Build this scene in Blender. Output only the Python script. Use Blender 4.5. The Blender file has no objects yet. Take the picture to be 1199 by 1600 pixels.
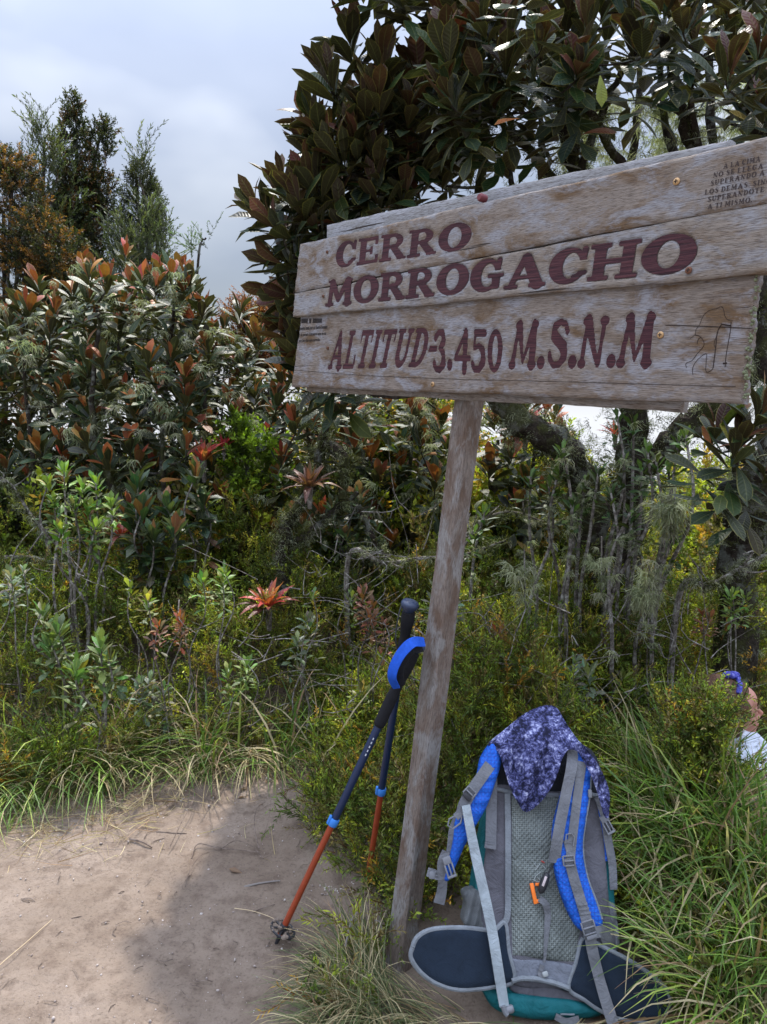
import bpy, bmesh, math, random
import numpy as np
from mathutils import Vector, Matrix, noise as mnoise
random.seed(7); RNG = np.random.default_rng(11)
SC = bpy.context.scene
COL = SC.collection
PI = math.pi

# ------------------------------------------------------------------ camera, light
PITCH = math.radians(10.5); FPX = 1200.0
CAM = np.array((0.0, 0.0, 1.55))
FWD = np.array((0, math.cos(PITCH), -math.sin(PITCH))); UPV = np.array((0, math.sin(PITCH), math.cos(PITCH))); RGT = np.array((1.0, 0, 0))
cam = bpy.data.cameras.new('camera'); camo = bpy.data.objects.new('camera', cam); COL.objects.link(camo)
camo.location = CAM; camo.rotation_euler = (PI / 2 - PITCH, 0, 0)
cam.sensor_fit = 'VERTICAL'; cam.sensor_height = 36; cam.sensor_width = 27; cam.lens = FPX / 1600 * 36
cam.clip_start = 0.05; cam.clip_end = 2000
SC.camera = camo

SUN_EL, SUN_AZ = math.radians(56), math.radians(3)     # azimuth measured from +Y towards +X
SUN_DIR = Vector((math.sin(SUN_AZ) * math.cos(SUN_EL), math.cos(SUN_AZ) * math.cos(SUN_EL), math.sin(SUN_EL)))
sl = bpy.data.lights.new('sun', 'SUN'); sl.energy = 3.1; sl.angle = math.radians(1.2); sl.color = (1.0, 0.94, 0.86)
so = bpy.data.objects.new('sun', sl); COL.objects.link(so)
so.rotation_euler = SUN_DIR.to_track_quat('Z', 'Y').to_euler()

W = bpy.data.worlds.new('World'); SC.world = W; W.use_nodes = True
wn = W.node_tree.nodes; wl = W.node_tree.links
for n_ in list(wn): wn.remove(n_)
def wnode(t, **k):
    n = wn.new(t)
    for a, b in k.items(): setattr(n, a, b)
    return n
wo = wnode('ShaderNodeOutputWorld')
sky = wnode('ShaderNodeTexSky', sky_type='NISHITA'); sky.sun_disc = False
sky.sun_elevation = SUN_EL; sky.sun_rotation = SUN_AZ
tc = wnode('ShaderNodeTexCoord')
sep = wnode('ShaderNodeSeparateXYZ'); wl.new(tc.outputs['Generated'], sep.inputs[0])
# clouds: soft noise, made extra bright overhead to add ambient fill
mp = wnode('ShaderNodeMapping'); mp.inputs['Scale'].default_value = (1.0, 1.0, 1.9); mp.inputs['Location'].default_value = (0.3, 0.2, 0.15)
wl.new(tc.outputs['Generated'], mp.inputs[0])
no = wnode('ShaderNodeTexNoise'); no.inputs['Scale'].default_value = 2.4; no.inputs['Detail'].default_value = 4; no.inputs['Roughness'].default_value = 0.45
wl.new(mp.outputs[0], no.inputs[0])
cr = wnode('ShaderNodeValToRGB'); e = cr.color_ramp.elements
e[0].position = 0.34; e[0].color = (0.37, 0.425, 0.56, 1); e[1].position = 0.68; e[1].color = (0.80, 0.84, 0.92, 1)
e2 = cr.color_ramp.elements.new(0.5); e2.color = (0.45, 0.505, 0.64, 1)
wl.new(no.outputs[0], cr.inputs[0])
# steep elevation gain, raised overhead as added fill, clamped below the horizon to bright mist
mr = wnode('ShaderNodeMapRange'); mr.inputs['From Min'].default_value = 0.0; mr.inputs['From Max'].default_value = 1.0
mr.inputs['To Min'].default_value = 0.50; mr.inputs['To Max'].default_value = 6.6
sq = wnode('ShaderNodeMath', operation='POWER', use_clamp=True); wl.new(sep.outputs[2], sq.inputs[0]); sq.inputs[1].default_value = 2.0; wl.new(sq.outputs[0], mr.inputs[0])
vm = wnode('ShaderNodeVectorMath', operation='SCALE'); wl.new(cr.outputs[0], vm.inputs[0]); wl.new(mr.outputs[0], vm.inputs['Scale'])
mist = wnode('ShaderNodeMapRange'); mist.inputs['From Min'].default_value = 0.05; mist.inputs['From Max'].default_value = -0.06
wl.new(sep.outputs[2], mist.inputs[0])
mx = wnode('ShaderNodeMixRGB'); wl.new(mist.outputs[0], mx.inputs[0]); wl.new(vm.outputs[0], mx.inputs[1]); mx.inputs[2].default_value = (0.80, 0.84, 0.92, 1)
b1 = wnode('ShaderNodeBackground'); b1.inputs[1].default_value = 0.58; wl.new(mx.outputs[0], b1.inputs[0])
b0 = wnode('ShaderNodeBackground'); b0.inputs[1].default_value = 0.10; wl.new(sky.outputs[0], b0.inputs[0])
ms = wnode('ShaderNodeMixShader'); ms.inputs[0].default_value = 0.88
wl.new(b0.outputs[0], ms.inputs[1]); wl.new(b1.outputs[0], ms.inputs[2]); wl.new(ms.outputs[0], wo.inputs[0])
SC.view_settings.view_transform = 'Standard'; SC.view_settings.look = 'None'; SC.view_settings.exposure = 1.1; SC.view_settings.gamma = 1
SC.view_settings.use_curve_mapping = False
SC.cycles.max_bounces = 6; SC.cycles.diffuse_bounces = 3; SC.cycles.transparent_max_bounces = 4

# ------------------------------------------------------------------ helpers
def ray(px, py): return RGT * ((px - 599.5) / FPX) + UPV * ((800 - py) / FPX) + FWD
def at(px, py, z): return CAM + ray(px, py) * z
def proj(p):
    d = np.asarray(p, float) - CAM; z = d @ FWD
    return 599.5 + FPX * (d @ RGT) / z, 800 - FPX * (d @ UPV) / z, z
def onplane(px, py, o, n):
    r = ray(px, py); return CAM + r * (((o - CAM) @ n) / (r @ n))
def sm(a, b, x): t = np.clip((x - a) / (b - a), 0, 1); return t * t * (3 - 2 * t)
_perm = RNG.permutation(512)
_gr = RNG.random(512)
def vnoise(x, y):
    x = np.asarray(x, float); y = np.asarray(y, float)
    xi = np.floor(x).astype(int); yi = np.floor(y).astype(int); fx = x - xi; fy = y - yi
    fx = fx * fx * (3 - 2 * fx); fy = fy * fy * (3 - 2 * fy)
    h = lambda a, b: _gr[(_perm[a & 511] + b * 37) & 511]
    return (h(xi, yi) * (1 - fx) + h(xi + 1, yi) * fx) * (1 - fy) + (h(xi, yi + 1) * (1 - fx) + h(xi + 1, yi + 1) * fx) * fy
def fbm(x, y, o=4):
    s = 0; a = 0.5
    for i in range(o): s = s + a * (vnoise(x * 2 ** i + 17 * i, y * 2 ** i + 5 * i) - 0.5); a *= 0.5
    return s

def tag(o, label=None, cat=None, group=None, kind=None):
    if label: o['label'] = label
    if cat: o['category'] = cat
    if group: o['group'] = group
    if kind: o['kind'] = kind
    return o
def link(name, me, parent=None, mat=None):
    o = bpy.data.objects.new(name, me); COL.objects.link(o)
    if parent is not None: o.parent = parent
    if mat is not None and not me.materials: me.materials.append(mat)
    return o
def empty(name, loc=(0, 0, 0), mw=None):
    o = bpy.data.objects.new(name, None); COL.objects.link(o); o.empty_display_size = 0.1
    o.location = loc
    if mw is not None: o.matrix_world = mw
    return o
def mesh(name, V, F, smooth=True, attr=None):
    """V (n,3); F list of faces or (m,k) array; attr dict name->(type,array)"""
    me = bpy.data.meshes.new(name); V = np.asarray(V, np.float32)
    if isinstance(F, np.ndarray):
        m, k = F.shape
        me.vertices.add(len(V)); me.vertices.foreach_set('co', V.ravel())
        me.loops.add(m * k); me.loops.foreach_set('vertex_index', F.astype(np.int32).ravel())
        me.polygons.add(m); me.polygons.foreach_set('loop_start', np.arange(0, m * k, k, dtype=np.int32))
        me.update(calc_edges=True)
    else:
        me.from_pydata(V.tolist(), [], F); me.update()
    if smooth: me.polygons.foreach_set('use_smooth', np.ones(len(me.polygons), bool))
    if attr:
        for nm, (ty, arr) in attr.items():
            a = me.attributes.new(nm, ty, 'POINT')
            a.data.foreach_set('value' if ty == 'FLOAT' else 'color', np.asarray(arr, np.float32).ravel())
    return me
class MB:
    def __init__(s): s.V = []; s.F = []
    def add(s, V, F):
        b = len(s.V); s.V += [tuple(v) for v in V]; s.F += [tuple(i + b for i in f) for f in F]; return s
    def box(s, c, d, R=None, bev=0.0):
        c = np.array(c, float); d = np.array(d, float) / 2
        R = np.eye(3) if R is None else np.array(R)
        if bev <= 0:
            V = [c + R @ (d * np.array((i, j, k))) for i in (-1, 1) for j in (-1, 1) for k in (-1, 1)]
            return s.add(V, [(0, 1, 3, 2), (4, 6, 7, 5), (0, 4, 5, 1), (2, 3, 7, 6), (0, 2, 6, 4), (1, 5, 7, 3)])
        bm = bmesh.new(); bmesh.ops.create_cube(bm, size=1)
        for v in bm.verts: v.co = Vector((v.co.x * d[0] * 2, v.co.y * d[1] * 2, v.co.z * d[2] * 2))
        bmesh.ops.bevel(bm, geom=list(bm.edges), offset=bev, segments=2, profile=0.5, affect='EDGES')
        bm.verts.index_update()
        V = [c + R @ np.array(v.co) for v in bm.verts]; F = [[v.index for v in f.verts] for f in bm.faces]; bm.free()
        return s.add(V, F)
    def tube(s, pts, rad, n=8, cap=True, up=None):
        P = np.array(pts, float); m = len(P); rad = np.broadcast_to(np.asarray(rad, float), (m,))
        T = np.gradient(P, axis=0); T /= np.linalg.norm(T, axis=1)[:, None] + 1e-12
        u = np.array((0, 0, 1.0)) if up is None else np.array(up, float)
        if abs(T[0] @ u) > 0.9: u = np.array((1.0, 0, 0))
        V = []
        for i in range(m):
            a = np.cross(T[i], u); a /= np.linalg.norm(a) + 1e-12; b = np.cross(a, T[i]); u = b
            for k in range(n):
                t = 2 * PI * k / n; V.append(P[i] + rad[i] * (math.cos(t) * a + math.sin(t) * b))
        F = [(i * n + k, i * n + (k + 1) % n, (i + 1) * n + (k + 1) % n, (i + 1) * n + k) for i in range(m - 1) for k in range(n)]
        if cap: F += [tuple(range(n))[::-1], tuple((m - 1) * n + k for k in range(n))]
        return s.add(V, F)
    def ribbon(s, pts, nrm, w, th):
        """strap: centreline pts, facing normals nrm, widths w, thickness th"""
        P = np.array(pts, float); m = len(P); N = np.broadcast_to(np.array(nrm, float), (m, 3)).copy()
        w = np.broadcast_to(np.asarray(w, float), (m,))
        T = np.gradient(P, axis=0); T /= np.linalg.norm(T, axis=1)[:, None] + 1e-12
        S = np.cross(T, N); S /= np.linalg.norm(S, axis=1)[:, None] + 1e-12; N = np.cross(S, T)
        V = []
        for i in range(m):
            for a, b in ((-1, -1), (1, -1), (1, 1), (-1, 1)): V.append(P[i] + S[i] * a * w[i] / 2 + N[i] * b * th / 2)
        F = [(i * 4 + k, i * 4 + (k + 1) % 4, (i + 1) * 4 + (k + 1) % 4, (i + 1) * 4 + k) for i in range(m - 1) for k in range(4)]
        F += [(3, 2, 1, 0), tuple((m - 1) * 4 + k for k in range(4))]
        return s.add(V, F)
    def lathe(s, prof, o, ax, n=16):
        ax = np.array(ax, float); ax /= np.linalg.norm(ax); a = np.cross(ax, (0.3, 0.9, 0.2)); a /= np.linalg.norm(a); b = np.cross(ax, a)
        V = [np.array(o) + ax * h + r * (math.cos(2 * PI * k / n) * a + math.sin(2 * PI * k / n) * b) for r, h in prof for k in range(n)]
        m = len(prof); F = [(i * n + k, i * n + (k + 1) % n, (i + 1) * n + (k + 1) % n, (i + 1) * n + k) for i in range(m - 1) for k in range(n)]
        F += [tuple(range(n))[::-1], tuple((m - 1) * n + k for k in range(n))]
        return s.add(V, F)
    def build(s, name, mat, parent=None, smooth=True, angle=None):
        me = mesh(name, s.V, s.F, smooth); bm = bmesh.new(); bm.from_mesh(me); bmesh.ops.recalc_face_normals(bm, faces=bm.faces); bm.to_mesh(me); bm.free()
        if smooth: me.set_sharp_from_angle(angle=math.radians(angle or 40))
        return link(name, me, parent, mat)
def spline(pts, n=8):
    P = np.array(pts, float); Q = np.vstack([2 * P[0] - P[1], P, 2 * P[-1] - P[-2]]); out = []
    for i in range(1, len(Q) - 2):
        for t in np.linspace(0, 1, n, endpoint=False):
            a, b, c, d = Q[i - 1], Q[i], Q[i + 1], Q[i + 2]
            out.append(0.5 * (2 * b + (c - a) * t + (2 * a - 5 * b + 4 * c - d) * t * t + (3 * b - a - 3 * c + d) * t ** 3))
    out.append(P[-1]); return np.array(out)

# ------------------------------------------------------------------ materials
class NT:
    def __init__(s, name, rough=0.8, spec=0.3, bl=True):
        s.m = bpy.data.materials.new(name); s.m.use_nodes = True; s.t = s.m.node_tree; s.n = s.t.nodes; s.l = s.t.links
        s.b = s.n['Principled BSDF']; s.b.inputs['Roughness'].default_value = rough; s.b.inputs['Specular IOR Level'].default_value = spec
        s.tc = s.n.new('ShaderNodeTexCoord')
    def put(s, inp, v):
        if hasattr(v, 'links'): s.l.new(v, inp)
        else: inp.default_value = v if not isinstance(v, tuple) or len(v) != 3 or inp.type != 'RGBA' else (*v, 1)
    def map(s, sc=(1, 1, 1), loc=(0, 0, 0), rot=(0, 0, 0), co='Object'):
        n = s.n.new('ShaderNodeMapping'); s.l.new(s.tc.outputs[co], n.inputs[0]); n.inputs['Scale'].default_value = sc; n.inputs['Location'].default_value = loc; n.inputs['Rotation'].default_value = rot; return n.outputs[0]
    def noise(s, v=None, scale=5, det=4, rough=0.55, dist=0.0):
        n = s.n.new('ShaderNodeTexNoise'); s.l.new(v if v is not None else s.map(), n.inputs[0])
        n.inputs['Scale'].default_value = scale; n.inputs['Detail'].default_value = det; n.inputs['Roughness'].default_value = rough; n.inputs['Distortion'].default_value = dist; return n.outputs[0]
    def vor(s, v, scale, feat='F1', out='Distance'):
        n = s.n.new('ShaderNodeTexVoronoi'); n.feature = feat; s.l.new(v, n.inputs[0]); n.inputs['Scale'].default_value = scale; return n.outputs[out]
    def ramp(s, f, stops):
        n = s.n.new('ShaderNodeValToRGB'); s.l.new(f, n.inputs[0]); el = n.color_ramp.elements
        while len(el) < len(stops): el.new(0.5)
        for q, (p, c) in zip(el, stops): q.position = p; q.color = (c, c, c, 1) if not isinstance(c, tuple) else (*c, 1)
        return n.outputs[0]
    def mix(s, f, a, b, mode='MIX'):
        n = s.n.new('ShaderNodeMixRGB'); n.blend_type = mode; s.put(n.inputs[0], f); s.put(n.inputs[1], a); s.put(n.inputs[2], b); return n.outputs[0]
    def math(s, op, a, b=0.0, c=None):
        n = s.n.new('ShaderNodeMath'); n.operation = op; s.put(n.inputs[0], a); s.put(n.inputs[1], b)
        if c is not None: s.put(n.inputs[2], c)
        return n.outputs[0]
    def attr(s, nm, out='Color'):
        n = s.n.new('ShaderNodeAttribute'); n.attribute_name = nm; return n.outputs[out]
    def bump(s, h, st=0.5, d=0.01, prev=None):
        n = s.n.new('ShaderNodeBump'); s.l.new(h, n.inputs['Height']); n.inputs['Strength'].default_value = st; n.inputs['Distance'].default_value = d
        if prev is not None: s.l.new(prev, n.inputs['Normal'])
        return n.outputs[0]
    def done(s, col=None, nrm=None, rough=None, **k):
        if col is not None: s.put(s.b.inputs['Base Color'], col)
        if nrm is not None: s.l.new(nrm, s.b.inputs['Normal'])
        if rough is not None: s.put(s.b.inputs['Roughness'], rough)
        for a, v in k.items(): s.put(s.b.inputs[a.replace('_', ' ')], v)
        return s.m

def wood_mat(name, base, stain, grey, off, carve=False, ax='x', stain_amt=0.52):
    m = NT(name, 0.85, 0.2)
    S = {'x': lambda a, b: (a, b, b), 'y': lambda a, b: (b, a, b), 'z': lambda a, b: (b, b, a)}[ax]
    grain = m.noise(m.map(S(5.0, 100), (off, off, 0)), 3.0, 6, 0.68, 0.9)
    fine = m.noise(m.map(S(26, 420), (off, 0, 0)), 2.0, 3, 0.6)
    blot = m.noise(m.map(S(3.2, 7), (off * 3, off, 0)), 2.2, 6, 0.66, 0.5)
    wash = m.noise(m.map(S(4.2, 9), (0, off * 2, off)), 2.4, 6, 0.68, 0.5)
    c = m.mix(m.ramp(grain, [(0.3, 0), (0.72, 1)]), tuple(0.62 * q for q in base), tuple(1.25 * q for q in base))
    c = m.mix(m.ramp(blot, [(stain_amt - 0.06, 0), (stain_amt + 0.11, 0.95)]), c, m.mix(grain, tuple(0.75 * q for q in stain), tuple(1.2 * q for q in stain)))
    c = m.mix(m.ramp(wash, [(0.47, 0), (0.60, 0.85)]), c, m.mix(grain, tuple(0.8 * q for q in grey), grey))
    c = m.mix(m.ramp(fine, [(0.34, 0.9), (0.50, 0)]), c, (0.07, 0.05, 0.04))
    crack = m.noise(m.map(S(1.2, 60), (off + 3, 2 * off, 0)), 1.6, 3, 0.5, 0.3)
    ck = m.ramp(crack, [(0.27, 1), (0.31, 0)])
    c = m.mix(ck, c, (0.04, 0.03, 0.025))
    h = m.math('ADD', m.math('MULTIPLY', grain, 0.7), m.math('MULTIPLY', fine, 0.5))
    h = m.math('SUBTRACT', h, m.math('MULTIPLY', ck, 0.8))
    return m.done(c, m.bump(h, 0.55, 0.004), 0.88)
# ------------------------------------------------------------------ ground
def ground_z(x, y):
    x = np.asarray(x, float); y = np.asarray(y, float)
    z = 0.03 * fbm(x * 1.3, y * 1.3, 4) + 0.02 * fbm(x * 5, y * 5, 3)
    edge = 2.95 + 0.22 * np.sin(x * 2.1 + 0.6)                       # far edge of the bare earth, left side
    z = z + sm(edge, edge + 1.4, y) * 0.28 * (1 - sm(0.2, 1.6, x))
    z = z + sm(0.55, 1.0, x) * (1 - sm(2.1, 2.7, y)) * 0.10            # grassy bank right of the pack
    z = z - sm(0.95, 1.4, x) * sm(1.95, 2.2, y) * (1 - sm(2.7, 3.2, y)) * 0.33      # hollow where the person sits
    r = np.sqrt(x * x + np.maximum(y - 3, 0) ** 2)
    z = z - np.maximum(r - 5.5, 0) * 0.40 - np.maximum(-y - 2, 0) * 0.1
    return z
def gp(px, py):
    r = ray(px, py); t = (0 - CAM[2]) / r[2]
    for _ in range(12):
        p = CAM + r * t; t += (float(ground_z(p[0], p[1])) - p[2]) / r[2]
    return CAM + r * t

def axis(a, b, fine0, fine1, step, ratio=1.25):
    v = list(np.arange(fine0, fine1, step)); s = step
    while v[-1] < b: s *= ratio; v.append(v[-1] + s)
    s = step
    while v[0] > a: s *= ratio; v.insert(0, v[0] - s)
    return np.array(v)
gx = axis(-110, 110, -2.4, 2.2, 0.022); gy = axis(-60, 150, 0.6, 4.6, 0.022)
GX, GY = np.meshgrid(gx, gy); GZ = ground_z(GX, GY)
near = (np.abs(GX) < 2.5) & (GY > 0.5) & (GY < 4.7)
GZ = GZ + np.where(near, 0.026 * fbm(GX * 7, GY * 9, 5) + 0.004 * np.abs(fbm(GX * 21 + GY * 4, GY * 17, 2)), 0)
_pb = gp(627, 1488); GZ = GZ - .034 * np.exp(-(((GX - _pb[0] + .01) / .13) ** 2 + ((GY - _pb[1] + .03) / .10) ** 2))
nx, ny = len(gx), len(gy); idx = np.arange(nx * ny).reshape(ny, nx)
GF = np.stack([idx[:-1, :-1], idx[:-1, 1:], idx[1:, 1:], idx[1:, :-1]], -1).reshape(-1, 4)
m = NT('earth', 0.95, 0.15)
v = m.map()
n1 = m.noise(v, 1.6, 6, 0.6, 0.3); n2 = m.noise(v, 14, 6, 0.7); n3 = m.noise(v, 120, 3, 0.6)
c = m.ramp(n1, [(0.30, (0.118, 0.088, 0.066)), (0.5, (0.180, 0.139, 0.108)), (0.70, (0.25, 0.200, 0.162))])
c = m.mix(m.ramp(n2, [(0.36, 0.55), (0.52, 0.0)]), c, (0.09, 0.063, 0.048))
c = m.mix(m.ramp(n3, [(0.34, 0.4), (0.47, 0.0)]), c, (0.07, 0.05, 0.038))
c = m.mix(m.ramp(m.vor(v, 55), [(0.05, 0.55), (0.11, 0.0)]), c, (0.26, 0.215, 0.185))
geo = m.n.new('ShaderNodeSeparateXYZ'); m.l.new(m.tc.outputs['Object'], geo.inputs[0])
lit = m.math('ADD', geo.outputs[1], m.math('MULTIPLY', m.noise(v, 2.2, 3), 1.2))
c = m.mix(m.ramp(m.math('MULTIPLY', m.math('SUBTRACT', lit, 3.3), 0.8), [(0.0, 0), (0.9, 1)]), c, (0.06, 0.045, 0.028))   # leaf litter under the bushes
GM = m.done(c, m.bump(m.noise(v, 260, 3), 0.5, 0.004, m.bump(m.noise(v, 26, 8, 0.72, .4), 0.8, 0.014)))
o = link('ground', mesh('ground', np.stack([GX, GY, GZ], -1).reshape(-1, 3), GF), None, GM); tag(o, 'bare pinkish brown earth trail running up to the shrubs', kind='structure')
# ------------------------------------------------------------------ carved letters
def box_(x, y, x0, y0, x1, y1, r=0.035):
    dx = np.abs(x - (x0 + x1) / 2) - (x1 - x0) / 2 + r; dy = np.abs(y - (y0 + y1) / 2) - (y1 - y0) / 2 + r
    return np.hypot(np.maximum(dx, 0), np.maximum(dy, 0)) + np.minimum(np.maximum(dx, dy), 0) - r
def cap_(x, y, x0, y0, x1, y1, r0, r1=None):
    r1 = r0 if r1 is None else r1; dx, dy = x1 - x0, y1 - y0
    t = np.clip(((x - x0) * dx + (y - y0) * dy) / (dx * dx + dy * dy), 0, 1)
    return np.hypot(x - x0 - t * dx, y - y0 - t * dy) - (r0 + (r1 - r0) * t)
def ell_(x, y, cx, cy, rx, ry): return (np.hypot((x - cx) / rx, (y - cy) / ry) - 1) * min(rx, ry)
def pl_(x, y, P, r):
    f = 9.0
    for i in range(len(P) - 1):
        f = np.minimum(f, cap_(x, y, *P[i], *P[i + 1], r[i] if isinstance(r, list) else r, r[i + 1] if isinstance(r, list) else r))
    return f
mn = lambda *a: np.minimum.reduce(a); mxm = lambda *a: np.maximum.reduce(a)
def g_C(x, y): return mn(mxm(ell_(x, y, .45, .5, .45, .51), -ell_(x, y, .53, .5, .20, .36), -box_(x, y, .58, .33, 1.3, .62)), cap_(x, y, .80, .70, .82, .93, .07), cap_(x, y, .62, .18, .86, .28, .06))
def g_G(x, y): return mn(mxm(ell_(x, y, .45, .5, .45, .51), -ell_(x, y, .53, .5, .20, .36), -box_(x, y, .58, .45, 1.3, .62)), cap_(x, y, .80, .70, .82, .93, .07), box_(x, y, .52, .40, .98, .52), box_(x, y, .66, .06, .88, .46))
def g_E(x, y): return mn(box_(x, y, .1, 0, .36, 1), box_(x, y, 0, .86, .80, 1), box_(x, y, .70, .68, .82, 1), box_(x, y, .3, .44, .6, .56), box_(x, y, .52, .35, .63, .65), box_(x, y, 0, 0, .84, .14), box_(x, y, .74, 0, .87, .33))
def g_P(x, y): return mn(box_(x, y, .1, 0, .36, 1), box_(x, y, 0, 0, .48, .13), box_(x, y, 0, .87, .5, 1), mxm(ell_(x, y, .46, .71, .40, .29), -ell_(x, y, .46, .71, .16, .15), .3 - x))
def g_R(x, y): return mn(g_P(x, y), cap_(x, y, .5, .5, .80, .12, .11, .13), box_(x, y, .68, 0, 1.02, .13))
def g_O(x, y): return mxm(ell_(x, y, .52, .5, .52, .51), -ell_(x, y, .52, .5, .21, .35))
def g_M(x, y): return mn(cap_(x, y, .2, .05, .24, .93, .09), cap_(x, y, .27, .92, .58, .22, .12, .09), cap_(x, y, .93, .93, .58, .22, .10, .09), cap_(x, y, .97, .93, 1.0, .06, .13), box_(x, y, 0, 0, .38, .12), box_(x, y, .8, 0, 1.2, .12), box_(x, y, .08, .88, .36, 1), box_(x, y, .86, .88, 1.16, 1))
def g_A(x, y): return mn(cap_(x, y, .50, .90, .18, .06, .09, .08), cap_(x, y, .54, .89, .88, .07, .13, .15), box_(x, y, .28, .26, .75, .37), box_(x, y, 0, 0, .38, .12), box_(x, y, .66, 0, 1.1, .12))
def g_H(x, y): return mn(box_(x, y, .1, 0, .36, 1), box_(x, y, .7, 0, .96, 1), box_(x, y, .3, .43, .75, .57), box_(x, y, 0, 0, .46, .13), box_(x, y, .6, 0, 1.06, .13), box_(x, y, 0, .87, .46, 1), box_(x, y, .6, .87, 1.06, 1))
def g_L(x, y): return mn(box_(x, y, .12, 0, .38, 1), box_(x, y, 0, .88, .5, 1), box_(x, y, 0, 0, .85, .13), box_(x, y, .72, 0, .86, .36))
def g_T(x, y): return mn(box_(x, y, .31, 0, .59, 1), box_(x, y, 0, .86, .90, 1), cap_(x, y, .07, .7, .05, .94, .05), cap_(x, y, .83, .7, .85, .94, .05), box_(x, y, .2, 0, .70, .12))
def g_I(x, y): return mn(box_(x, y, .1, 0, .38, 1), box_(x, y, 0, 0, .48, .12), box_(x, y, 0, .88, .48, 1))
def g_U(x, y): return mn(box_(x, y, .1, .3, .38, 1), box_(x, y, .70, .3, .88, 1), mxm(ell_(x, y, .49, .36, .39, .37), -ell_(x, y, .54, .40, .16, .22), y - .42), box_(x, y, 0, .88, .48, 1), box_(x, y, .60, .88, 1, 1))
def g_D(x, y): return mn(box_(x, y, .1, 0, .38, 1), box_(x, y, 0, 0, .5, .12), box_(x, y, 0, .88, .5, 1), mxm(ell_(x, y, .42, .5, .52, .5), -ell_(x, y, .42, .5, .25, .36), .3 - x))
def g_N(x, y): return mn(cap_(x, y, .16, .08, .16, .9, .07, .09), cap_(x, y, .2, .90, .72, .10, .13, .11), cap_(x, y, .80, .92, .78, .10, .10, .07), box_(x, y, 0, 0, .34, .12), box_(x, y, 0, .88, .34, 1), box_(x, y, .62, .88, .98, 1))
def g_S(x, y): return pl_(x, y, [(.70, .74), (.62, .88), (.42, .93), (.22, .84), (.22, .66), (.42, .54), (.62, .42), (.66, .24), (.52, .09), (.30, .07), (.14, .2), (.11, .3)], [.08, .07, .07, .10, .13, .13, .14, .12, .08, .07, .08, .07])
def g_3(x, y): return pl_(x, y, [(.14, .80), (.32, .93), (.56, .90), (.62, .72), (.40, .56), (.62, .44), (.66, .22), (.46, .07), (.24, .08), (.12, .20)], [.10, .07, .10, .13, .07, .11, .14, .09, .08, .10])
def g_4(x, y): return mn(cap_(x, y, .60, .93, .08, .36, .07), cap_(x, y, .08, .33, .86, .33, .075), cap_(x, y, .60, .90, .60, .06, .13))
def g_5(x, y): return mn(cap_(x, y, .2, .91, .70, .91, .09), cap_(x, y, .2, .91, .16, .56, .06), pl_(x, y, [(.16, .56), (.40, .62), (.62, .50), (.66, .26), (.46, .07), (.22, .08), (.11, .2)], [.06, .07, .12, .14, .09, .08, .09]))
def g_0(x, y): return mxm(ell_(x, y, .38, .5, .38, .5), -ell_(x, y, .38, .5, .13, .35))
def g_dot(x, y): return ell_(x, y, .16, .13, .16, .14)
def g_com(x, y): return mn(ell_(x, y, .14, .12, .12, .12), cap_(x, y, .16, .08, .08, -.12, .06, .02))
def g_hy(x, y): return box_(x, y, 0, .38, .5, .54)
def g_q(x, y): return mn(cap_(x, y, .1, 1, .08, .75, .07, .03), cap_(x, y, .34, 1, .32, .75, .07, .03))
def g_Mk(x, y):   # knob-ended M and N of the last line
    return mn(cap_(x, y, .12, .08, .26, .90, .09, .07), ell_(x, y, .12, .09, .15, .10), ell_(x, y, .27, .91, .15, .10), cap_(x, y, .30, .90, .55, .14, .13, .04), cap_(x, y, .90, .92, .55, .14, .11, .04), ell_(x, y, .93, .91, .14, .10), cap_(x, y, .90, .9, .92, .1, .12, .14), ell_(x, y, .93, .09, .18, .10))
def g_Nk(x, y):
    return mn(cap_(x, y, .13, .08, .20, .90, .08, .06), ell_(x, y, .14, .09, .15, .10), ell_(x, y, .2, .91, .16, .10), cap_(x, y, .24, .90, .68, .06, .15, .05), cap_(x, y, .80, .92, .72, .08, .07, .07), ell_(x, y, .80, .90, .16, .10))
G = {'C': (g_C, .9), 'G': (g_G, .98), 'E': (g_E, .87), 'P': (g_P, .88), 'R': (g_R, 1.0), 'O': (g_O, 1.04), 'M': (g_M, 1.2), 'A': (g_A, 1.1), 'H': (g_H, 1.06), 'L': (g_L, .86),
     'T': (g_T, .9), 'I': (g_I, .48), 'U': (g_U, 1.0), 'D': (g_D, .94), 'N': (g_N, .98), 'S': (g_S, .8), '3': (g_3, .8), '4': (g_4, .86), '5': (g_5, .8), '0': (g_0, .76), '.': (g_dot, .32),
     ',': (g_com, .28), '-': (g_hy, .5), '"': (g_q, .42), 'm': (g_Mk, 1.1), 'n': (g_Nk, .96),
     'Á': (lambda x, y: mn(g_A(x, y), cap_(x, y, .5, 1.12, .7, 1.3, .05)), 1.1)}

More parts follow.
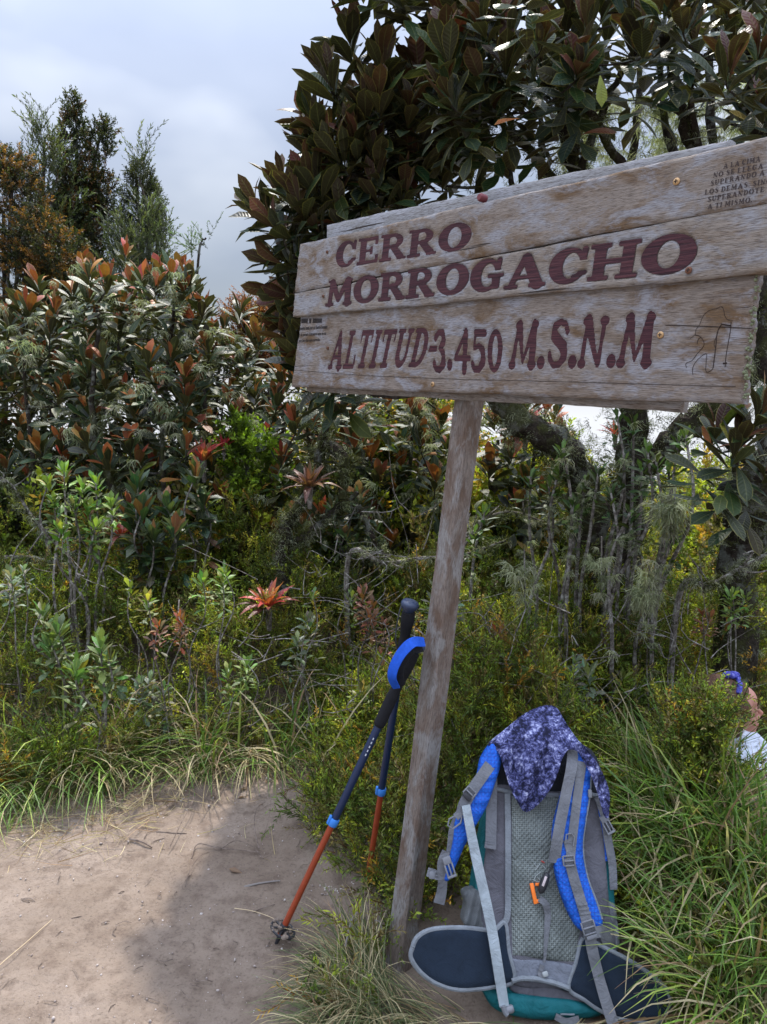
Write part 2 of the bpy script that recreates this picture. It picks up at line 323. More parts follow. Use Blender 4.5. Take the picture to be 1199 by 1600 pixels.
def contour(F, xs, ys):
    """marching squares fill of F<0 on a grid: 2D verts, faces, boundary edges"""
    ny, nx = F.shape; ins = F < 0; vid = {}; V = []; Fc = []
    def gv(i, j):
        k = (i, j)
        if k not in vid: vid[k] = len(V); V.append((xs[j], ys[i]))
        return vid[k]
    def ev(i0, j0, i1, j1):
        k = (i0, j0, i1, j1) if (i0, j0) < (i1, j1) else (i1, j1, i0, j0)
        if k not in vid:
            a, b = F[k[0], k[1]], F[k[2], k[3]]; t = a / (a - b)
            vid[k] = len(V); V.append((xs[k[1]] + t * (xs[k[3]] - xs[k[1]]), ys[k[0]] + t * (ys[k[2]] - ys[k[0]])))
        return vid[k]
    any_ = ins[:-1, :-1] | ins[1:, :-1] | ins[:-1, 1:] | ins[1:, 1:]
    for i, j in zip(*np.nonzero(any_)):
        C = [(i, j), (i, j + 1), (i + 1, j + 1), (i + 1, j)]; poly = []
        for k in range(4):
            a, b = C[k], C[(k + 1) % 4]
            if ins[a]: poly.append(gv(*a))
            if ins[a] != ins[b]: poly.append(ev(*a, *b))
        if len(poly) > 2: Fc.append(tuple(poly))
    return V, Fc
def loops(Fc):
    E = {}
    for f in Fc:
        for a, b in zip(f, f[1:] + f[:1]):
            if (b, a) in E: del E[(b, a)]
            else: E[(a, b)] = 1
    nxt = {a: b for a, b in E}; out = []
    while nxt:
        s, c = nxt.popitem(); L = [s]
        while c != s and c in nxt: L.append(c); c = nxt.pop(c)
        out.append(L)
    return out

# ------------------------------------------------------------------ wooden sign
def camdir(r, u, f):
    d = RGT * r + UPV * u + FWD * f; return d / np.linalg.norm(d)
SH = camdir(.8175, -.189, -1.0); SV = camdir(.085, 1, -.1195); SV = SV - SH * (SV @ SH); SV /= np.linalg.norm(SV); SN = np.cross(SH, SV)
SO = at(457, 495, 2.56)
def frame(o, x, y, z): return Matrix([[x[0], y[0], z[0], o[0]], [x[1], y[1], z[1], o[1]], [x[2], y[2], z[2], o[2]], [0, 0, 0, 1]])
postb = gp(627, 1488); sign_mw = frame(SO, SH, SV, SN)
sign = empty('wooden_signpost', mw=sign_mw)
tag(sign, 'weathered wooden summit sign on a leaning square post with carved dark red lettering', 'sign')
def st(px, py, n=0.0):
    p = onplane(px, py, SO + SN * n, SN) - SO; return np.array((p @ SH, p @ SV))
def to_sign(p): p = np.asarray(p) - SO; return np.array((p @ SH, p @ SV, p @ SN))

class Word:
    def __init__(s, text, bl, br, tl, tr, n, drop=None, gap=0.06, names=None):
        s.n = n; a, b, c, d = st(*bl, n), st(*br, n), st(*tl, n), st(*tr, n)
        s.a, s.b = a, b; s.H0 = c[1] - a[1]; s.H1 = d[1] - b[1]; s.k = ((c[0] - a[0]) + (d[0] - b[0])) / (s.H0 + s.H1)
        s.W = b[0] - a[0]; tot = sum(0.4 if ch == ' ' else G[ch][1] + gap for ch in text) - gap; s.sc = tot; s.L = []; x = 0
        for i, ch in enumerate(text):
            if ch == ' ': x += 0.4; continue
            s.L.append((ch, x, (drop or {}).get(i, 0))); x += G[ch][1] + gap
    def inv(s, S, T):
        u = (S - s.a[0]) / s.W; base = s.a[1] + (s.b[1] - s.a[1]) * u; H = s.H0 + (s.H1 - s.H0) * u
        y = (T - base) / H; x = (S - s.k * y * H - s.a[0]) / s.W * s.sc
        return x, y, H
    def field(s, S, T, i):
        ch, x0, dr = s.L[i]; x, y, H = s.inv(S, T)
        return G[ch][0](x - x0, y + dr) * H
    def bbox(s, i):
        ch, x0, dr = s.L[i]; u0 = x0 / s.sc; u1 = (x0 + G[ch][1]) / s.sc
        q = []
        for u in (u0, u1):
            H = s.H0 + (s.H1 - s.H0) * u; b = s.a[1] + (s.b[1] - s.a[1]) * u
            for y in (-.12 - dr, 1.35 - dr): q.append((s.a[0] + u * s.W + s.k * y * H, b + y * H))
        q = np.array(q); return q.min(0) - .003, q.max(0) + .003
ZL = -0.014     # lower plank sits further back
words = [Word('CERRO', (522, 420), (733, 389), (528, 378), (736, 344), 0, gap=.05),
         Word('MORROGACHO', (507, 479), (1083, 424), (513, 438), (1088, 360), 0, gap=.04),
         Word('ALTITUD-', (511, 577), (676, 573), (524, 517), (688, 511), ZL, gap=.10),
         Word('3.450', (674, 582), (783, 582), (676, 514), (787, 514), ZL, drop={0: 0, 1: -.05}, gap=.06),
         Word('m.S.n.m', (794, 577), (1016, 574), (802, 502), (1026, 487), ZL, gap=.04)]
def wobble(a, seed, amp): return amp * (np.sin(a * 7 + seed) + .6 * np.sin(a * 19 + seed * 2.3) + .4 * np.sin(a * 53 + seed * 5)) / 2

LM = NT('letter_paint', 0.75, 0.25)
v = LM.map((3, 110, 40)); f = LM.noise(v, 3, 5, 0.65, 0.5)
c = LM.ramp(f, [(0.30, (0.012, 0.005, 0.007)), (0.5, (0.050, 0.015, 0.020)), (0.70, (0.110, 0.038, 0.040))])
c = LM.mix(LM.ramp(LM.noise(LM.map((4, 60, 20)), 8, 5, 0.7), [(0.60, 0), (0.74, 0.5)]), c, (0.20, 0.13, 0.115))
LETM = LM.done(c, LM.bump(f, 0.5, 0.003))
DARK = NT('burnt_groove', 0.9, 0.1).done((0.035, 0.025, 0.022))

WM = [wood_mat('wood_top_plank', (.250, .208, .175), (.135, .082, .042), (.31, .31, .33), 1.3),
      wood_mat('wood_middle_plank', (.255, .216, .182), (.145, .090, .048), (.31, .31, .33), 4.1, stain_amt=.58),
      wood_mat('wood_lower_plank', (.240, .198, .166), (.135, .082, .042), (.31, .31, .335), 7.7, stain_amt=.53)]
def plank(corners, n, th, mat, wl, seed, name='plank', cell=0.0032, mossy=False):
    TL, TR, BR, BL = [st(*c, n) for c in corners]
    nxp = int(np.linalg.norm(TR - TL) / cell) ; nyp = max(4, int(np.linalg.norm(TR - BR) / cell))
    a = np.linspace(0, 1, nxp); b = np.linspace(0, 1, nyp); A, B = np.meshgrid(a, b)
    P = (TL[None, None] * ((1 - A) * B)[..., None] + TR * (A * B)[..., None] + BR * (A * (1 - B))[..., None] + BL * ((1 - A) * (1 - B))[..., None])
    # uneven sawn edges
    P[..., 1] += (B - .5) * 2 * wobble(A * 2, seed, .0022) * np.abs(2 * B - 1) ** 3
    P[..., 0] += (A - .5) * 2 * wobble(B * 2, seed + 4, .0035) * np.abs(2 * A - 1) ** 12
    S, T = P[..., 0], P[..., 1]; Z = np.full(S.shape, 0.0); SD = np.full(S.shape, 1.0)
    for w in wl:
        for i in range(len(w.L)):
            lo, hi = w.bbox(i); mk = (S > lo[0]) & (S < hi[0]) & (T > lo[1]) & (T < hi[1])
            if mk.any(): SD[mk] = np.minimum(SD[mk], w.field(S[mk], T[mk], i))
    Z -= 0.0035 * (1 - sm(0.0, 0.0022, SD))
    Z += 0.0006 * fbm(S * 6 + seed, T * 160, 3)
    e = np.minimum.reduce([A * np.linalg.norm(TR - TL), (1 - A) * np.linalg.norm(TR - TL), B * np.linalg.norm(TR - BR), (1 - B) * np.linalg.norm(TR - BR)])
    Z -= 0.003 * (1 - sm(0, .005, e))
    V = np.stack([S, T, Z + n], -1).reshape(-1, 3); ix = np.arange(nxp * nyp).reshape(nyp, nxp)
    F = np.stack([ix[:-1, :-1], ix[:-1, 1:], ix[1:, 1:], ix[1:, :-1]], -1).reshape(-1, 4)
    ring = np.concatenate([ix[0, :], ix[1:, -1], ix[-1, -2::-1], ix[-2:0:-1, 0]]); k = len(V)
    Vb = V[ring].copy(); Vb[:, 2] = n - th; nr = len(ring); q = np.arange(nr)
    Fs = np.stack([ring, k + q, k + (q + 1) % nr, ring[(q + 1) % nr]], -1)
    V = np.vstack([V, Vb, [[*(TL + BR) / 2, n - th]]])
    F = np.vstack([F, Fs]); me_f = [tuple(r) for r in F] + [(k + (i + 1) % nr, k + i, k + nr) for i in range(nr)]
    me = mesh(name, V, me_f); me.set_sharp_from_angle(angle=math.radians(50))
    o = link(name, me, sign, mat)
    return o
p1 = plank([(468, 382), (1224, 209), (1219, 311), (460, 456.5)], 0, .022, WM[0], words[:2], 1.0)
p2 = plank([(460, 458.5), (1219, 313), (1207, 425), (457, 495)], -.0015, .022, WM[1], words[:2], 2.0)
p3 = plank([(471, 489), (1183, 424), (1160, 631), (455, 604)], ZL, .022, WM[2], words[2:], 3.0)
back_m = wood_mat('wood_back_board', (.29, .285, .285), (.17, .15, .12), (.36, .36, .38), 9.9, stain_amt=.66)
plank([(510, 351), (1142, 217), (1140, 330), (512, 440)], -.040, .02, back_m, [], 5.0, 'back_board', .006)
plank([(478, 540), (1072, 530), (1068, 643), (478, 611)], -.040, .02, wood_mat('wood_back_board_low', (.28, .24, .21), (.16, .12, .09), (.36, .35, .35), 12.2, stain_amt=.55), [], 6.0, 'back_board', .006)
p1['label'] = 'topmost sawn plank with the small quote at its right end'; p2['label'] = 'middle plank tapering to the left'; p3['label'] = 'lower plank carrying the altitude'
# painted letters lying in the carved grooves
NM = {'.': 'full_stop', '-': 'hyphen', ',': 'comma'}
for w in words:
    for i in range(len(w.L)):
        lo, hi = w.bbox(i); c_ = 0.0019
        xs = np.arange(lo[0], hi[0], c_); ys = np.arange(lo[1], hi[1], c_); X, Y = np.meshgrid(xs, ys)
        V2, F2 = contour(w.field(X, Y, i) + 0.0002 + 0.0009 * fbm(X * 220, Y * 220, 2), xs, ys)
        if F2:
            me = mesh('letter', [(x, y, w.n - .0026) for x, y in V2], F2); link(NM.get(w.L[i][0], 'letter'), me, sign, LETM)
GREYINK = NT('faded_carving', 0.9, 0.1).done((0.055, 0.042, 0.04))
small = [('"A LA CIMA', (1126.7, 265), (1188.7, 252.5)), ('NO SE LLEGA', (1114.8, 278.4), (1193, 263.4)), ('SUPERANDO A', (1110.3, 291), (1195.4, 274)),
         ('LOS DEMÁS, SINO', (1101.3, 305), (1206, 286.5)), ('SUPERÁNDOTE', (1105.8, 316.2), (1194.6, 300)), ('A TI MISMO."', (1105.8, 327.6), (1180.4, 315.6))]
for tx, bl, br in small:
    w = Word(tx, bl, br, (bl[0] + 1, bl[1] - 8.4), (br[0] + 1, br[1] - 9), 0.0, gap=.13); b_ = MB()
    for i in range(len(w.L)):
        lo, hi = w.bbox(i); xs = np.arange(lo[0], hi[0], .0012); ys = np.arange(lo[1], hi[1], .0012); X, Y = np.meshgrid(xs, ys)
        V2, F2 = contour(w.field(X, Y, i) + .0002, xs, ys); b_.add([(x, y, .0012) for x, y in V2], F2)
    o = b_.build('text_line', GREYINK, sign)
# fine condensed print at the left end of the lower plank (too worn to read; same number of lines and words)
BLK = NT('black_print', 0.8, 0.2).done((0.018, 0.014, 0.014))
tiny = [('IIIIII II IIIIIIII', (471, 504.5), (503, 504.5), 6.8, 1.5), ('puesta hasta por su fuerte bosque', (469, 515.5), (512, 513), 5.5, 1), ('y la comun. Conserve este en su', (468.5, 525), (510, 523), 4.8, 1), ('por los dias que permita.', (467.5, 534.5), (501, 532.5), 4.6, 1)]
for tx, bl, br, hp, bold in tiny:
    cu = bpy.data.curves.new('text_line', 'FONT'); cu.body = tx; cu.size = 1; cu.resolution_u = 2; cu.offset = 0.02 * bold
    to = bpy.data.objects.new('t', cu); COL.objects.link(to); dg = bpy.context.evaluated_depsgraph_get(); me = bpy.data.meshes.new_from_object(to.evaluated_get(dg)); bpy.data.objects.remove(to)
    co = np.array([v.co[:] for v in me.vertices]); a = st(*bl, ZL); b = st(*br, ZL); top = st(bl[0] + .6, bl[1] - hp, ZL); wx = co[:, 0].max(); hh = top[1] - a[1]
    u = co[:, 0] / wx; out = np.stack([a[0] + (b[0] - a[0]) * u, a[1] + (b[1] - a[1]) * u + co[:, 1] / .72 * hh, np.full(len(u), ZL + .0012)], -1)
    me.vertices.foreach_set('co', out.astype(np.float32).ravel()); me.update(); link('text_line', me, sign, BLK)
# scratched outline of a walker with two poles
def scratch(pts, r):
    P = [(*st(x, y, ZL), ZL + .0004) for x, y in pts]; b_ = MB().tube(spline(P, 4), r, 5); return b_
Z2 = lambda L: [(1000 + x * 199 / 1199, 420 + y * 240 / 1446) for x, y in L]
sb = MB()
for L, r in (([(475, 655), (520, 620), (530, 570), (560, 530), (600, 440), (650, 395), (720, 375), (770, 355), (790, 390), (800, 440), (830, 480), (880, 490)], .0004),
             ([(520, 620), (570, 640), (600, 680), (600, 730), (540, 800), (490, 865), (435, 890), (440, 930)], .0005), ([(540, 710), (550, 665), (580, 640)], .0005),
             ([(500, 1000), (500, 930), (540, 860), (625, 798), (625, 880), (622, 960), (650, 970), (690, 940)], .0005),
             ([(765, 530), (730, 600), (715, 740), (690, 935)], .0009), ([(860, 500), (850, 600), (815, 800), (803, 925)], .0007), ([(765, 520), (860, 535)], .0012), ([(785, 890), (820, 888)], .0016), ([(735, 600), (700, 700), (712, 745)], .0005)):
    b_ = scratch(Z2(L), r); sb.add(b_.V, b_.F)
o = sb.build('walker_drawing', DARK, sign); o['label'] = 'thin scratched outline of a walker with two poles'
# long drying cracks in the planks
cb = MB()
for L, n in (([(855, 366), (930, 348), (1030, 326), (1120, 309), (1215, 291)], 0),):
    pass
for L, n, r in (([(1040, 508), (1080, 509), (1130, 511), (1176, 513)], ZL, .0008), ([(459, 600 - 22), (560, 586), (700, 592)], ZL, .0006), ([(700, 592), (900, 597), (1150, 604)], ZL, .0005), ([(640, 470), (700, 462)], 0, .0005)):
    P = [(*st(x, y, n), n + .0003) for x, y in L]; cb.tube(spline(P, 6), r, 5)
cb.build('crack', DARK, sign)
# screws
BRASS = NT('brass_screw', 0.45, 0.5).done((0.45, 0.27, 0.12), Metallic=0.35)
RUST = NT('rusty_screw', 0.7, 0.3).done((0.16, 0.07, 0.04), Metallic=0.3)
REDB = NT('red_bolt', 0.6, 0.3).done((0.16, 0.04, 0.045))
for x, y, r, n, mt in ((1058, 284, .0072, 0, BRASS), (1033, 523.5, .0070, ZL, BRASS), (677, 600.5, .0065, ZL, BRASS), (1077, 422.5, .0070, 0, RUST), (512, 394, .005, 0, RUST), (506, 463, .005, 0, RUST), (513, 544, .0055, ZL, RUST)):
    s_, t_ = st(x, y, n); b_ = MB().lathe([(r * .5, 0), (r * .98, .0005), (r, .002), (r * .85, .0032), (r * .4, .0038)], (s_, t_, n + .0006), (0.05, 0.02, 1), 14)
    h = b_.build('screw', mt, sign); c2 = MB().box((s_, t_, n + .0042), (r * 1.1, r * .24, .0012)).box((s_, t_, n + .0043), (r * .24, r * 1.1, .0012))
    cc = c2.build('cross_slot', DARK, h)
s_, t_ = st(753, 309, -.01); MB().lathe([(.008, -.02), (.010, -.018), (.010, 0), (.007, .004)], (s_, t_, -.004), (0, 0, 1), 12).build('bolt_head', REDB, sign)
# moss on the right end of the lower plank
MOSSC = NT('plank_lichen', 0.95, 0.1).done((0.17, 0.185, 0.11))
mb = MB(); r_ = random.Random(5)
for k in range(80):
    f = r_.random() ** .7; px = 1183 - 22 * f + r_.gauss(1.5, 2.5); py = 428 + 200 * f; s_, t_ = st(px, py, ZL)
    q = .0015 + .0025 * r_.random(); mb.lathe([(q * .3, -q), (q, 0), (q * .5, q * .8)], (s_, t_, ZL - .008 + r_.random() * .012), (r_.random() - .2, r_.random() - .5, 1), 5)
for k in range(14):
    px = 505 + 40 * k + r_.gauss(0, 12); s_, t_ = st(px, 352 - (px - 510) * .2120, -.04); q = .0015 + .002 * r_.random()
    mb.lathe([(q * .3, -q), (q, 0), (q * .5, q * 1.4)], (s_, t_, -.05), (r_.random() - .5, 1, r_.random() - .5), 5)
o = mb.build('lichen_crust', MOSSC, sign, smooth=False); o['kind'] = 'stuff'
# post
PA = 0.060
pb = to_sign(postb); tp = st(731, 640, -.09); topc = np.array((tp[0], tp[1], -.0605 - PA / 2 - .0005))
pbx = pb.copy(); axv = topc - pbx; axv /= np.linalg.norm(axv); bot = pbx - axv * .25; top = topc + axv * .16
exx = np.array((1.0, 0, 0)); exx -= axv * (exx @ axv); exx /= np.linalg.norm(exx); ezz = np.cross(exx, axv)
post_mat = wood_mat('wood_post', (.20, .162, .136), (.125, .082, .058), (.28, .27, .258), 3.3, ax='y', stain_amt=.50)
po_mw = frame(bot, exx, axv, ezz); L_ = np.linalg.norm(top - bot); ns = 90; nc = 32; V = []
for i in range(ns + 1):
    y = L_ * i / ns
    for k in range(nc):
        a = 2 * PI * (k + .5) / nc; c0, s0 = math.cos(a), math.sin(a); q = 1 / (abs(c0) ** 9 + abs(s0) ** 9) ** (1 / 9)
        hh = PA / 2 * q; j = 0.0014 * float(fbm(np.array(k * 1.1), np.array(y * 5.0), 3)) * 2 + .0012 * math.sin(y * 9 + a * 2)
        V.append((c0 * (hh + j), y, s0 * (hh + j)))
F = [(i * nc + k, i * nc + (k + 1) % nc, (i + 1) * nc + (k + 1) % nc, (i + 1) * nc + k) for i in range(ns) for k in range(nc)] + [tuple(range(nc)), tuple(ns * nc + k for k in range(nc))]
me = mesh('post', V, F); bm = bmesh.new(); bm.from_mesh(me); bmesh.ops.recalc_face_normals(bm, faces=bm.faces); bm.to_mesh(me); bm.free(); me.set_sharp_from_angle(angle=math.radians(35))
po = link('post', me, sign, post_mat); po.matrix_parent_inverse = Matrix.Identity(4); po.matrix_local = po_mw
# ------------------------------------------------------------------ foliage tools
def leaf_mat(name, under=None, rough=0.45, trans=0.12, spec=0.5, rib=(0.16, 0.17, 0.06), rim=0.0, sat=0.0):
    m = NT(name, rough, spec)
    tint = m.attr('tint'); oi = m.n.new('ShaderNodeObjectInfo')
    c = m.mix(1.0, tint, oi.outputs['Color'], 'MULTIPLY')
    luv = m.n.new('ShaderNodeSeparateXYZ'); m.l.new(m.attr('luv'), luv.inputs[0])
    lx = m.math('ABSOLUTE', m.math('SUBTRACT', m.math('MULTIPLY', luv.outputs[0], 2.0), 1.0))
    nz = m.noise(m.map(), 40, 3, 0.6)
    c = m.mix(m.ramp(nz, [(0.35, 0.45), (0.6, 0.0)]), c, m.mix(0.5, c, (0.02, 0.015, 0.008)))
    if under:
        bf = m.n.new('ShaderNodeNewGeometry').outputs['Backfacing']
        c = m.mix(bf, c, m.mix(0.40, c, under))
    if rib: c = m.mix(m.ramp(lx, [(0.0, 0.55), (0.09, 0.0)]), c, rib)
    if rim: c = m.mix(m.ramp(lx, [(0.84, 0), (0.97, rim)]), c, (0.24, 0.22, 0.05))
    ve = m.math('SINE', m.math('ADD', m.math('MULTIPLY', luv.outputs[1], 70.0), m.math('MULTIPLY', lx, -9.0)))
    nrm = m.bump(m.math('ADD', ve, m.math('MULTIPLY', m.ramp(lx, [(0, 0), (.15, 1)]), 2.0)), 0.25, 0.002)
    m.done(c, nrm)
    if trans:
        tr = m.n.new('ShaderNodeBsdfTranslucent'); m.l.new(m.mix(0.5, c, m.mix(1.0, c, (1.6, 1.9, 0.5), 'MULTIPLY')), tr.inputs[0])
        mx = m.n.new('ShaderNodeMixShader'); mx.inputs[0].default_value = trans
        m.l.new(m.b.outputs[0], mx.inputs[1]); m.l.new(tr.outputs[0], mx.inputs[2]); m.l.new(mx.outputs[0], m.n['Material Output'].inputs[0])
    return m.m
def leaf_base(L, Wd, prof, bend=0.3, fold=0.25, curl=0.0, ns=6, nw=4, twist=0.0):
    """one leaf sheet along +Y, upper side +Z"""
    V = []; U = []
    y = z = 0.0; ang = 0.0; ds = L / ns
    for i in range(ns + 1):
        t = i / ns; w = Wd / 2 * max(prof(t), 0.02)
        for j in range(nw + 1):
            a = -1 + 2 * j / nw; xx = w * a; zz = fold * abs(xx) - curl * w * a ** 4
            ca, sa = math.cos(ang), math.sin(ang); tw = twist * t
            V.append((xx * math.cos(tw) - zz * math.sin(tw), y - zz * sa * -1 * 0 + 0, z + zz * math.cos(tw) + xx * math.sin(tw))); U.append((a * .5 + .5, t, 0, 1))
        y += ds * math.cos(ang); z += ds * math.sin(ang); ang -= bend / ns
    q = nw + 1; F = [(i * q + j, i * q + j + 1, (i + 1) * q + j + 1, (i + 1) * q + j) for i in range(ns) for j in range(nw)]
    return np.array(V), np.array(F), np.array(U)
obl = lambda t: max(.10 * (1 - t), math.sin(PI * min(1, t ** 1.7)) ** .62) if t < 1 else 0.03          # oblanceolate
lan = lambda t: math.sin(PI * min(1, t ** .8)) ** .9 if t < 1 else 0.02
strap = lambda t: (0.75 + .25 * math.sin(PI * t)) * (1 - t ** 4)
def orient(P, D, N):
    """(n,3)x3 -> rotation columns (x, d, n)"""
    D = D / (np.linalg.norm(D, axis=1)[:, None] + 1e-9); X = np.cross(D, N); X /= np.linalg.norm(X, axis=1)[:, None] + 1e-9
    return np.stack([X, D, np.cross(X, D)], -1)
class Fol:
    """a bag of leaves; the ones that show largest become objects, the rest one joined part"""
    def __init__(s, bases, mat): s.B = bases; s.mat = mat; s.P = []; s.D = []; s.N = []; s.S = []; s.K = []; s.T = []
    def add(s, p, d, n, sc, k, t): s.P.append(p); s.D.append(d); s.N.append(n); s.S.append(sc); s.K.append(k); s.T.append(t)
    def arrays(s): return [np.array(a, float) for a in (s.P, s.D, s.N, s.S)] + [np.array(s.K, int), np.array(s.T, float)]
    def build(s, parent, name='leaf', rest='leaves', nobj=300, low=None, minpx=9, avoid=None, rate=1.0):
        if not s.P: return
        P, D, N, S, K, T = s.arrays(); R = orient(P, D, N)
        pick = np.zeros(len(P), bool)
        if nobj:
            tip = P + D / np.linalg.norm(D, axis=1)[:, None] * (S * s.len())[:, None]
            a = np.array([proj(p) for p in P]); b = np.array([proj(p) for p in tip]); mid = (a + b) / 2
            sz = np.hypot(a[:, 0] - b[:, 0], a[:, 1] - b[:, 1]) + 0.4 * FPX * s.len() * S / np.maximum(mid[:, 2], .3)
            ok = (mid[:, 0] > -20) & (mid[:, 0] < 1220) & (mid[:, 1] > -20) & (mid[:, 1] < 1620) & (a[:, 2] > 0.3) & (sz > minpx)
            if avoid is not None: ok &= ~inpoly(mid[:, 0], mid[:, 1], avoid)
            ordr = np.argsort(-(sz * ok)); ordr = ordr[:nobj]; pick[ordr[ok[ordr]]] = True
            if not hasattr(s, 'ms'): s.ms = [mesh(name, V, F, attr={'tint': ('FLOAT_COLOR', np.ones((len(V), 4))), 'luv': ('FLOAT_COLOR', U)}) for V, F, U in s.B]
            for me in s.ms:
                if not me.materials: me.materials.append(s.mat)
            for i in np.nonzero(pick)[0]:
                o = bpy.data.objects.new(name, s.ms[K[i]]); COL.objects.link(o); o.parent = parent
                M = np.eye(4); M[:3, :3] = R[i] * S[i]; M[:3, 3] = P[i]; o.matrix_local = Matrix(M.tolist()); o.color = (*T[i], 1)
        if (~pick).any(): join_leaves(rest, low or s.B, P[~pick], R[~pick], S[~pick], K[~pick], T[~pick], s.mat, parent)
    def len(s): return s.B[0][0][:, 1].max()
def join_leaves(name, B, P, R, S, K, T, mat, parent, kind='stuff'):
    VV = []; FF = []; TT = []; UU = []; base = 0
    for k, (V, F, U) in enumerate(B):
        m = np.nonzero(K % len(B) == k)[0]
        if not len(m): continue
        v = np.einsum('nij,vj->nvi', R[m], V) * S[m][:, None, None] + P[m][:, None, :]
        VV.append(v.reshape(-1, 3)); nv = len(V); FF.append((F[None] + (base + np.arange(len(m)) * nv)[:, None, None]).reshape(-1, F.shape[1])); base += nv * len(m)
        tt = np.ones((len(m), nv, 4)); tt[..., :3] = T[m][:, None, :]
        if U.shape[1] > 4: tt[..., :3] *= U[None, :, 4:7]          # the sprig's gradient: new growth plus sunlit tips put into the colour
        TT.append(tt.reshape(-1, 4)); UU.append(np.broadcast_to(U[None, :, :4], (len(m), nv, 4)).reshape(-1, 4))
    me = mesh(name, np.vstack(VV), np.vstack(FF), attr={'tint': ('FLOAT_COLOR', np.vstack(TT)), 'luv': ('FLOAT_COLOR', np.vstack(UU))})
    o = link(name, me, parent, mat)
    if kind: o['kind'] = kind
    return o
def inpoly(x, y, poly):
    x = np.asarray(x, float); y = np.asarray(y, float); r = np.zeros(x.shape, bool); n = len(poly)
    for i in range(n):
        x0, y0 = poly[i]; x1, y1 = poly[(i + 1) % n]
        c = ((y0 > y) != (y1 > y)) & (x < (x1 - x0) * (y - y0) / (y1 - y0 + 1e-12) + x0); r ^= c
    return r
def dpoly(x, y, poly):
    d = np.full(np.shape(x), 1e9); n = len(poly)
    for i in range(n): d = np.minimum(d, cap_(x, y, *poly[i], *poly[(i + 1) % n], 0.0))
    return d
def perp(d, rnd):
    a = np.array([rnd.gauss(0, 1) for _ in range(3)]); a -= d * (a @ d); return a / np.linalg.norm(a)
def nrmz(v): v = np.array(v, float); return v / (np.linalg.norm(v) + 1e-9)

BROAD = [leaf_base(.155, w * 1.25, obl, b, f, c, 6, 4, tw) for w, b, f, c, tw in ((.050, .35, .28, .25, .1), (.044, .75, .20, .35, -.2), (.052, .1, .35, .2, .15), (.040, -.25, .3, .3, .3), (.046, 1.1, .22, .4, -.1))]
BROADL = [leaf_base(.155, w * 1.25, obl, b, f, 0, 4, 2, tw) for w, b, f, tw in ((.050, .35, .28, .1), (.044, .75, .20, -.2), (.052, .1, .35, .15), (.040, -.25, .3, .3), (.046, 1.1, .22, -.1))]
M_BROAD = leaf_mat('broad_leaf', under=(0.075, 0.045, 0.027), rough=0.46, trans=0.14, spec=0.27, rim=0.55)
GREENS = [(.030, .050, .018), (.040, .062, .022), (.024, .042, .020), (.050, .068, .020), (.035, .055, .026)]
TRUST = [(.075, .034, .017), (.10, .045, .02), (.045, .027, .015), (.10, .038, .02)]
RUSTS = [(.34, .115, .030), (.38, .15, .035), (.22, .08, .030), (.33, .075, .035)]
def rosette(fol, q, ax, r, n=15, sc=1.0, rust=0.25, old=7, greens=GREENS, rusts=RUSTS, fall=0.10, open0=0.16, open1=1.5, odd=0.02):
    ax = nrmz(ax); u = perp(ax, r); w = np.cross(ax, u); a = r.random() * 6.28
    for i in range(n + old):
        f = i / (n + old - 1); th = a + i * 2.39996 + r.gauss(0, .15); rad = u * math.cos(th) + w * math.sin(th)
        op = open0 + (open1 - open0) * f + r.gauss(0, .13)
        if i >= n: op += .25
        d = ax * math.cos(op) + rad * math.sin(op); d[2] -= .12 * f
        nn = ax * math.sin(op) - rad * math.cos(op) + np.array([r.gauss(0, .18) for _ in range(3)])
        p = q - ax * (fall * sc * f * 1.6 * (1.6 if i >= n else 1)) + rad * .006
        t = rusts[r.randrange(len(rusts))] if f < rust and r.random() < .85 else greens[r.randrange(len(greens))]
        if r.random() < odd: t = r.choice([(.26, .09, .02), (.20, .20, .03), (.22, .06, .03)])
        t = tuple(c * r.uniform(.75, 1.3) for c in t)
        fol.add(p, d, nn, sc * (0.88 + .2 * f if f < .35 else 0.95) * r.uniform(.8, 1.15), r.randrange(5), t)

BARK = NT('mossy_bark', 0.95, 0.15)
v = BARK.map(); a_ = BARK.noise(v, 9, 5, 0.65); b_ = BARK.noise(v, 60, 4, 0.7)
c = BARK.mix(BARK.ramp(b_, [(.35, 0), (.65, 1)]), (.022, .017, .013), (.060, .048, .038))
c = BARK.mix(BARK.ramp(a_, [(.52, 0), (.58, .9)]), c, BARK.mix(b_, (.09, .09, .075), (.24, .25, .22)))
c = BARK.mix(BARK.ramp(BARK.noise(BARK.map(loc=(3, 1, 2)), 7, 4), [(.53, 0), (.60, .8)]), c, (.055, .060, .020))
M_BARK = BARK.done(c, BARK.bump(BARK.noise(v, 70, 5, .7), .8, .02))
TW = NT('grey_stem', 0.9, 0.15); v = TW.map(); b_ = TW.noise(v, 45, 4, .7)
M_TWIG = TW.done(TW.ramp(b_, [(.35, (.05, .042, .035)), (.52, (.17, .15, .13)), (.66, (.34, .335, .30))]), TW.bump(b_, .6, .005))
M_LICHEN = leaf_mat('beard_lichen', rough=.95, trans=.25, spec=.1, rib=None)
M_NEEDLE = leaf_mat('small_leaf', rough=.5, trans=.38, spec=.35, rib=None)
M_GRASS = leaf_mat('grass_blade', rough=.45, trans=.30, spec=.35, rib=(.20, .22, .08))

